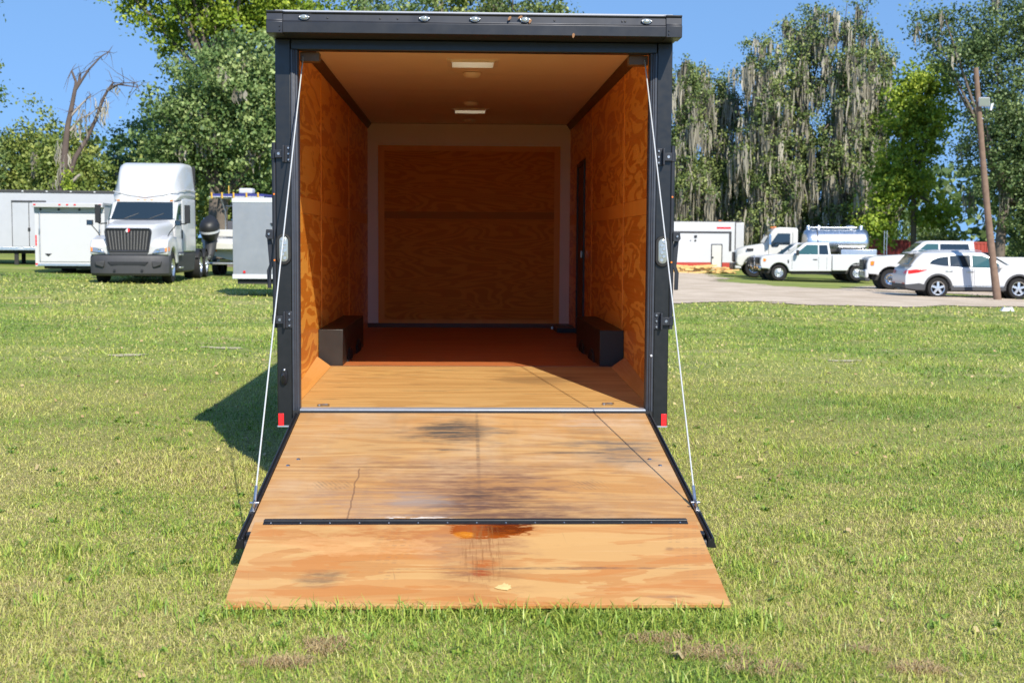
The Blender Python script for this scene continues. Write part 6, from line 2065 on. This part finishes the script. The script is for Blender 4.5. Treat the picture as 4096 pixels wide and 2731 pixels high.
# the dead tree
def snag():
    Y = 61.0
    s_ = 3062 / Y
    P = lambda px, py, dy=0: ((px - 1176) / s_ + 20.75, dy, (548 - py - (px - 1176) * -.0061) / s_ + CAM_Z - z0)
    x, y = -20.75, Y
    z0 = ground_at(x, y) - .1
    T = thing('dead_tree', 'bare dead tree with forked broken limbs left of the tractor truck', 'tree', (x, y, z0))
    m = MB()
    m.tube([(-.1, 0, 0), P(148, 520), P(147, 455), P(155, 340), P(162, 288), P(173, 240), P(181, 202)], [.34, .26, .22, .15, .12, .10, .085], 10)
    m.tube([P(181, 204), P(182, 188), P(173, 164)], [.075, .06, .045], 8)
    m.tube([P(183, 204), P(190, 186), P(193, 170)], [.07, .06, .05], 8)
    m.tube([P(182, 206), P(197, 184), P(212, 162), P(240, 133), P(258, 122), P(268, 108)], [.075, .06, .048, .035, .022, .008], 8)
    m.build('trunk', 'bark_dead', T, smooth=60)
    m = MB()
    m.tube([P(152, 430, .1), P(172, 360, .3), P(196, 320, .4), P(220, 272, .4), P(238, 228, .3), P(252, 206, .2), P(264, 190, .2)], [.14, .115, .10, .08, .07, .055, .035], 9)
    m.tube([P(250, 210, .2), P(266, 198, .1), P(292, 192, 0), P(316, 192, -.1), P(332, 188, -.1)], [.05, .038, .028, .016, .007], 7)
    m.tube([P(254, 206, .2), P(276, 194, .2), P(300, 197, .3), P(318, 200, .3), P(326, 214, .3)], [.06, .045, .03, .02, .008], 7)
    m.build('limb', 'bark_dead', T, smooth=60)
    m = MB()
    m.tube([P(168, 268), P(186, 248), P(204, 230), P(216, 221)], [.07, .05, .035, .015], 7)
    m.tube([P(168, 300), P(190, 272), P(214, 262), P(226, 252)], [.06, .04, .03, .012], 7)
    m.tube([P(214, 222), P(216, 240), P(212, 256)], [.02, .014, .006], 6)
    m.tube([P(160, 420), P(176, 408), P(188, 398)], [.12, .08, .05], 7)
    m.build('limb', 'bark_pale', T, smooth=60)
    rg_ = np.random.default_rng(9)
    m = MB()                                   # dead twigs
    for (px, py, dy) in ((173, 164, 0), (193, 170, 0), (240, 133, 0), (258, 122, 0), (212, 162, 0), (204, 230, 0), (216, 221, 0), (226, 252, 0), (238, 228, .3), (264, 190, .2), (292, 192, 0), (316, 192, 0), (252, 206, .2), (318, 200, .3), (186, 248, 0), (220, 272, .4)):
        for q in range(4):
            a = Vector(P(px, py, dy))
            d = Vector((rg_.normal() * .5, rg_.normal() * .3, rg_.normal() * .5))
            m.tube([a, a + d * .5 + Vector((0, 0, rg_.normal() * .1)), a + d], [.018, .012, .005], 5)
    m.build('twigs', 'bark_dead', T, smooth=60)['kind'] = 'stuff'
    an = np.array([P(199, 262), P(200, 275), P(226, 262, .3), P(230, 250, .3), P(240, 235, .3), P(268, 200, .1), P(140, 350), P(138, 405), P(152, 380), P(165, 355), P(142, 330), P(130, 420), P(198, 250), P(180, 290), P(236, 240, .3)])
    moss_part(T, an, rg_, (.4, 1.5), .07)
    # a creeper on the stub
    k = 500
    pts = np.array(P(165, 432, -.3)) + rg_.normal(size=(k, 3)) * np.array([.14, .12, .45])
    v, f, tn = leaves(pts, .13, np.clip(rg_.normal(.6, .2, k), 0, 1), rg_)
    big_mesh('creeper', v, f, 'leaf_maple', T, {'tint': tn})


snag()

# the far wood: one mass that nobody could count
rg = np.random.default_rng(77)
n = 30000
xx = rg.uniform(-120, 130, n)
ht = 7.0 + 2.2 * vnoise(xx, xx * 0, 7.0, 41) + 2.0 * vnoise(xx, xx * 0, 2.6, 42)
yy = 122 + rg.uniform(0, 9, n) + 4 * vnoise(xx, xx * 0, 9.0, 43)
zz = gz(xx, yy) + ht * rg.random(n) ** .75
clm = vnoise(xx, zz, 1.1, 44)
kp = clm > .30
v, f, tn = leaves(np.stack([xx, yy, zz], 1)[kp], .85, np.clip(clm[kp] * .9 + rg.normal(0, .12, kp.sum()), 0, 1), rg)
o = big_mesh('far_wood', v, f, 'leaf_dark', None, {'tint': tn})
tag(o, 'dark far wood closing the view behind the trees', 'wood', kind='stuff')
# ================================================================ grass
t = NT('grass_blade')
at = t.n('Attribute', attribute_name='tint').outputs['Fac']
c = t.ramp(at, [(0.0, (0.46, 0.31, 0.155)), (0.18, (0.53, 0.41, 0.21)), (0.36, (0.62, 0.53, 0.25)), (0.48, (0.45, 0.48, 0.085)), (0.72, (0.265, 0.385, 0.055)), (1.0, (0.135, 0.240, 0.038))])
t.set(color=c, rough=0.42, spec=0.4)
tr_ = t.n('BsdfTranslucent')
t.t.links.new(c, tr_.inputs['Color'])
mx = t.n('MixShader')
mx.inputs[0].default_value = 0.25
t.t.links.new(t.p.outputs[0], mx.inputs[1])
t.t.links.new(tr_.outputs[0], mx.inputs[2])
t.t.links.new(mx.outputs[0], t.out.inputs[0])

cy_, sy_ = math.cos(TR_YAW), math.sin(TR_YAW)


def clear_of_trailer(x, y):
    dx, dy = x + .253, y - 8.8
    u, v = dx * cy_ + dy * sy_, -dx * sy_ + dy * cy_
    return ~((np.abs(u) < 1.125) & (v > -3.03) & (v < -1.9)) & ~((np.abs(u) < 1.2) & (v > -1.95) & (v < 8))


def ground_z(x, y):
    return gz(x, y) + (vnoise(x, y, 3.1, 5) - 0.5) * 0.035 * ss(9, 16, np.hypot(x, y))


def scatter(y0, y1, density, rg, margin=.5):
    """points over the visible lawn between two distances; neighbouring bands fade into each other"""
    a0, a1, b0, b1 = y0 * .88, y0 * 1.12, y1 * .88, y1 * 1.12
    w = .405 * b1 + margin
    n = int((b1 - a0) * 2 * w * density)
    x, y = rg.uniform(-w, w, n), rg.uniform(a0, b1, n)
    kp = (np.abs(x) < .405 * y + margin) & clear_of_trailer(x, y)
    kp &= rg.random(n) < ss(a0, a1, y) * (1 - ss(b0, b1, y))
    return x[kp], y[kp]


def blades(x, y, h, w, lean, tint, rg, seg=2):
    n = len(x)
    z = ground_z(x, y) - .004
    a = rg.uniform(0, 2 * np.pi, n)
    dr = np.stack([np.cos(a), np.sin(a)], 1)
    fa = a + np.pi / 2 + rg.normal(0, .5, n)
    sd = np.stack([np.cos(fa), np.sin(fa), np.zeros(n)], 1) * (w * .5)[:, None]
    p = np.stack([x, y, z], 1)

    def at_(q):
        ang = lean * q
        hor = h * q * np.sin(ang) 
        ver = h * q * np.cos(ang)
        return p + np.stack([dr[:, 0] * hor, dr[:, 1] * hor, ver], 1)
    if seg == 2:
        m1 = at_(.55)
        tip = at_(1.0)
        v = np.stack([p - sd, p + sd, m1 + sd * .85, m1 - sd * .85, tip], 1).reshape(-1, 3)
        b = (np.arange(n) * 5)[:, None]
        f = np.concatenate([b + np.array([[0, 1, 2]]), b + np.array([[0, 2, 3]]), b + np.array([[3, 2, 4]])])
        return v, f, np.repeat(tint, 5)
    tip = at_(1.0)
    v = np.stack([p - sd, p + sd, tip], 1).reshape(-1, 3)
    return v, np.arange(3 * n).reshape(n, 3), np.repeat(tint, 3)


def tones(x, y, rg):
    """how green a spot is: patches of dry lawn, lush patches, single dead blades"""
    g = .57 + .50 * (vnoise(x, y, 1.9, 51) - .5) + .42 * (vnoise(x, y, .55, 52) - .5) + .26 * (vnoise(x, y, .17, 53) - .5)
    g += .55 * (vnoise(x * .5, y, 3.4, 54) - .5)
    tn = g + rg.normal(0, .17, len(x))
    dry = rg.random(len(x)) < np.clip(.30 - .85 * (g - .55), .05, .80)
    return np.where(dry, rg.uniform(.08, .42, len(x)), np.clip(tn, .44, 1)), g


parts = {}
for nm, y0, y1, dens, hh, ww, seg, sd in (('near', 4.1, 6.6, 14000, .036, .0036, 2, 1), ('mid', 6.6, 9.5, 7500, .036, .0048, 2, 2), ('back', 9.5, 16, 3600, .046, .0085, 1, 3), ('far', 16, 30, 620, .060, .019, 1, 4), ('rear', 30, 47, 90, .08, .05, 1, 5)):
    rg = np.random.default_rng(200 + sd)
    x, y = scatter(y0, y1, dens, rg)
    if y1 > 36:
        a_, b_ = on_gravel(x, y)
        x, y = x[~(a_ | b_)], y[~(a_ | b_)]
    bare = in_spots(x, y, BARE)
    th = in_spots(x, y, THATCH)
    kp = rg.random(len(x)) > np.maximum(bare * .55, th * .30)
    x, y, th = x[kp], y[kp], th[kp]
    tint, g = tones(x, y, rg)
    lush = np.clip((vnoise(x, y, 1.3, 61) - .55) * 3, 0, 1)
    h = hh * rg.uniform(.45, 1.25, len(x)) * (1 + .7 * lush) * np.where(tint < .43, .75, 1)
    lean = np.clip(rg.normal(1.18, .40, len(x)), .1, 1.75) + np.where(tint < .43, .35, 0)
    parts[nm] = blades(x, y, h, ww * rg.uniform(.6, 1.3, len(x)), lean, tint, rg, seg)
# long coarse blades in front of and beside the flap, and tufts over the near lawn
rg = np.random.default_rng(300)
xs_, ys_ = [], []
for k in range(560):
    cx = rg.uniform(-2.6, 2.6)
    cy0 = rg.uniform(4.6, 7.6)
    m_ = rg.integers(8, 22)
    xs_.append(cx + rg.normal(0, .045, m_))
    ys_.append(cy0 + rg.normal(0, .045, m_))
n = 1500
ex = rg.uniform(-1.35, 1.1, n)
xs_.append(ex)
ys_.append(8.8 - 3.06 + ex * .037 - np.abs(rg.normal(0, .10, n)) + .02)
n = 1500
xs_.append(rg.uniform(.2, 1.15, n))
ys_.append(5.70 - np.abs(rg.normal(0, .16, n)))
x, y = np.concatenate(xs_), np.concatenate(ys_)
kp = clear_of_trailer(x, y)
x, y = x[kp], y[kp]
parts['coarse'] = blades(x, y, rg.uniform(.04, .115, len(x)), rg.uniform(.0035, .0075, len(x)), np.clip(rg.normal(1.02, .36, len(x)), .05, 1.6), np.clip(rg.normal(.66, .13, len(x)), .42, 1), rg, 2)
# thatch: dead straw raked into heaps
hx, hy = [], []
for (cx, cy0, rx, ry) in THATCH:
    n = int(8000 * rx * ry * 3.1 * 4)
    a, r_ = rg.uniform(0, 2 * np.pi, n), np.sqrt(rg.random(n)) * 1.1
    hx.append(cx + np.cos(a) * rx * r_)
    hy.append(cy0 + np.sin(a) * ry * r_)
x, y = np.concatenate(hx), np.concatenate(hy)
w_ = in_spots(x, y, THATCH)
kp = rg.random(len(x)) < w_ * 1.2
x, y, w_ = x[kp], y[kp], w_[kp]
v, f, tn = blades(x, y, rg.uniform(.03, .085, len(x)), rg.uniform(.002, .0045, len(x)), np.clip(rg.normal(1.50, .16, len(x)), .8, 1.8), rg.uniform(0, .24, len(x)), rg, 2)
v[:, 2] += np.repeat(rg.random(len(x)) ** 1.5 * .010 * w_, 5)
parts['straw'] = (v, f, tn)
# broad leaved weeds and dead leaves here and there
wx, wy = scatter(4.9, 12, 3.2, rg)
wx, wy = wx[:150], wy[:150]
k = np.repeat(np.arange(len(wx)), 11)
parts['weeds'] = blades(wx[k] + rg.normal(0, .012, len(k)), wy[k] + rg.normal(0, .012, len(k)), rg.uniform(.03, .075, len(k)), rg.uniform(.010, .018, len(k)), np.clip(rg.normal(1.15, .3, len(k)), .3, 1.6), np.clip(rg.normal(.86, .08, len(k)), .7, 1), rg, 2)
dx, dy = scatter(4.9, 30, 1.3, rg)
tl = rg.uniform(0, .30, len(dx))
parts['litter'] = blades(dx, dy, rg.uniform(.03, .07, len(dx)), rg.uniform(.02, .045, len(dx)), rg.uniform(1.1, 1.5, len(dx)), tl, rg, 2)
parts['litter'][0][:, 2] += .02
LAB = dict(weeds='broad leaved weeds growing in the lawn', litter='dead leaves scattered over the lawn', near='short mown grass nearest the camera', mid='short mown grass beside the ramp', back='short mown grass beside the trailer', far='mown grass halfway to the parked trucks', rear='mown grass up to the parked trucks',
           coarse='coarse long grass blades along the ramp edge', straw='heaps of raked brown thatch on the near lawn')
for nm, (v, f, tn) in parts.items():
    o = big_mesh({'straw': 'thatch', 'coarse': 'coarse_grass', 'weeds': 'lawn_weeds', 'litter': 'leaf_litter'}.get(nm, 'lawn_grass'), v, f, 'grass_blade', None, {'tint': tn})
    tag(o, LAB[nm], {'straw': 'thatch', 'weeds': 'weeds', 'litter': 'leaf litter'}.get(nm, 'grass'), kind='stuff')
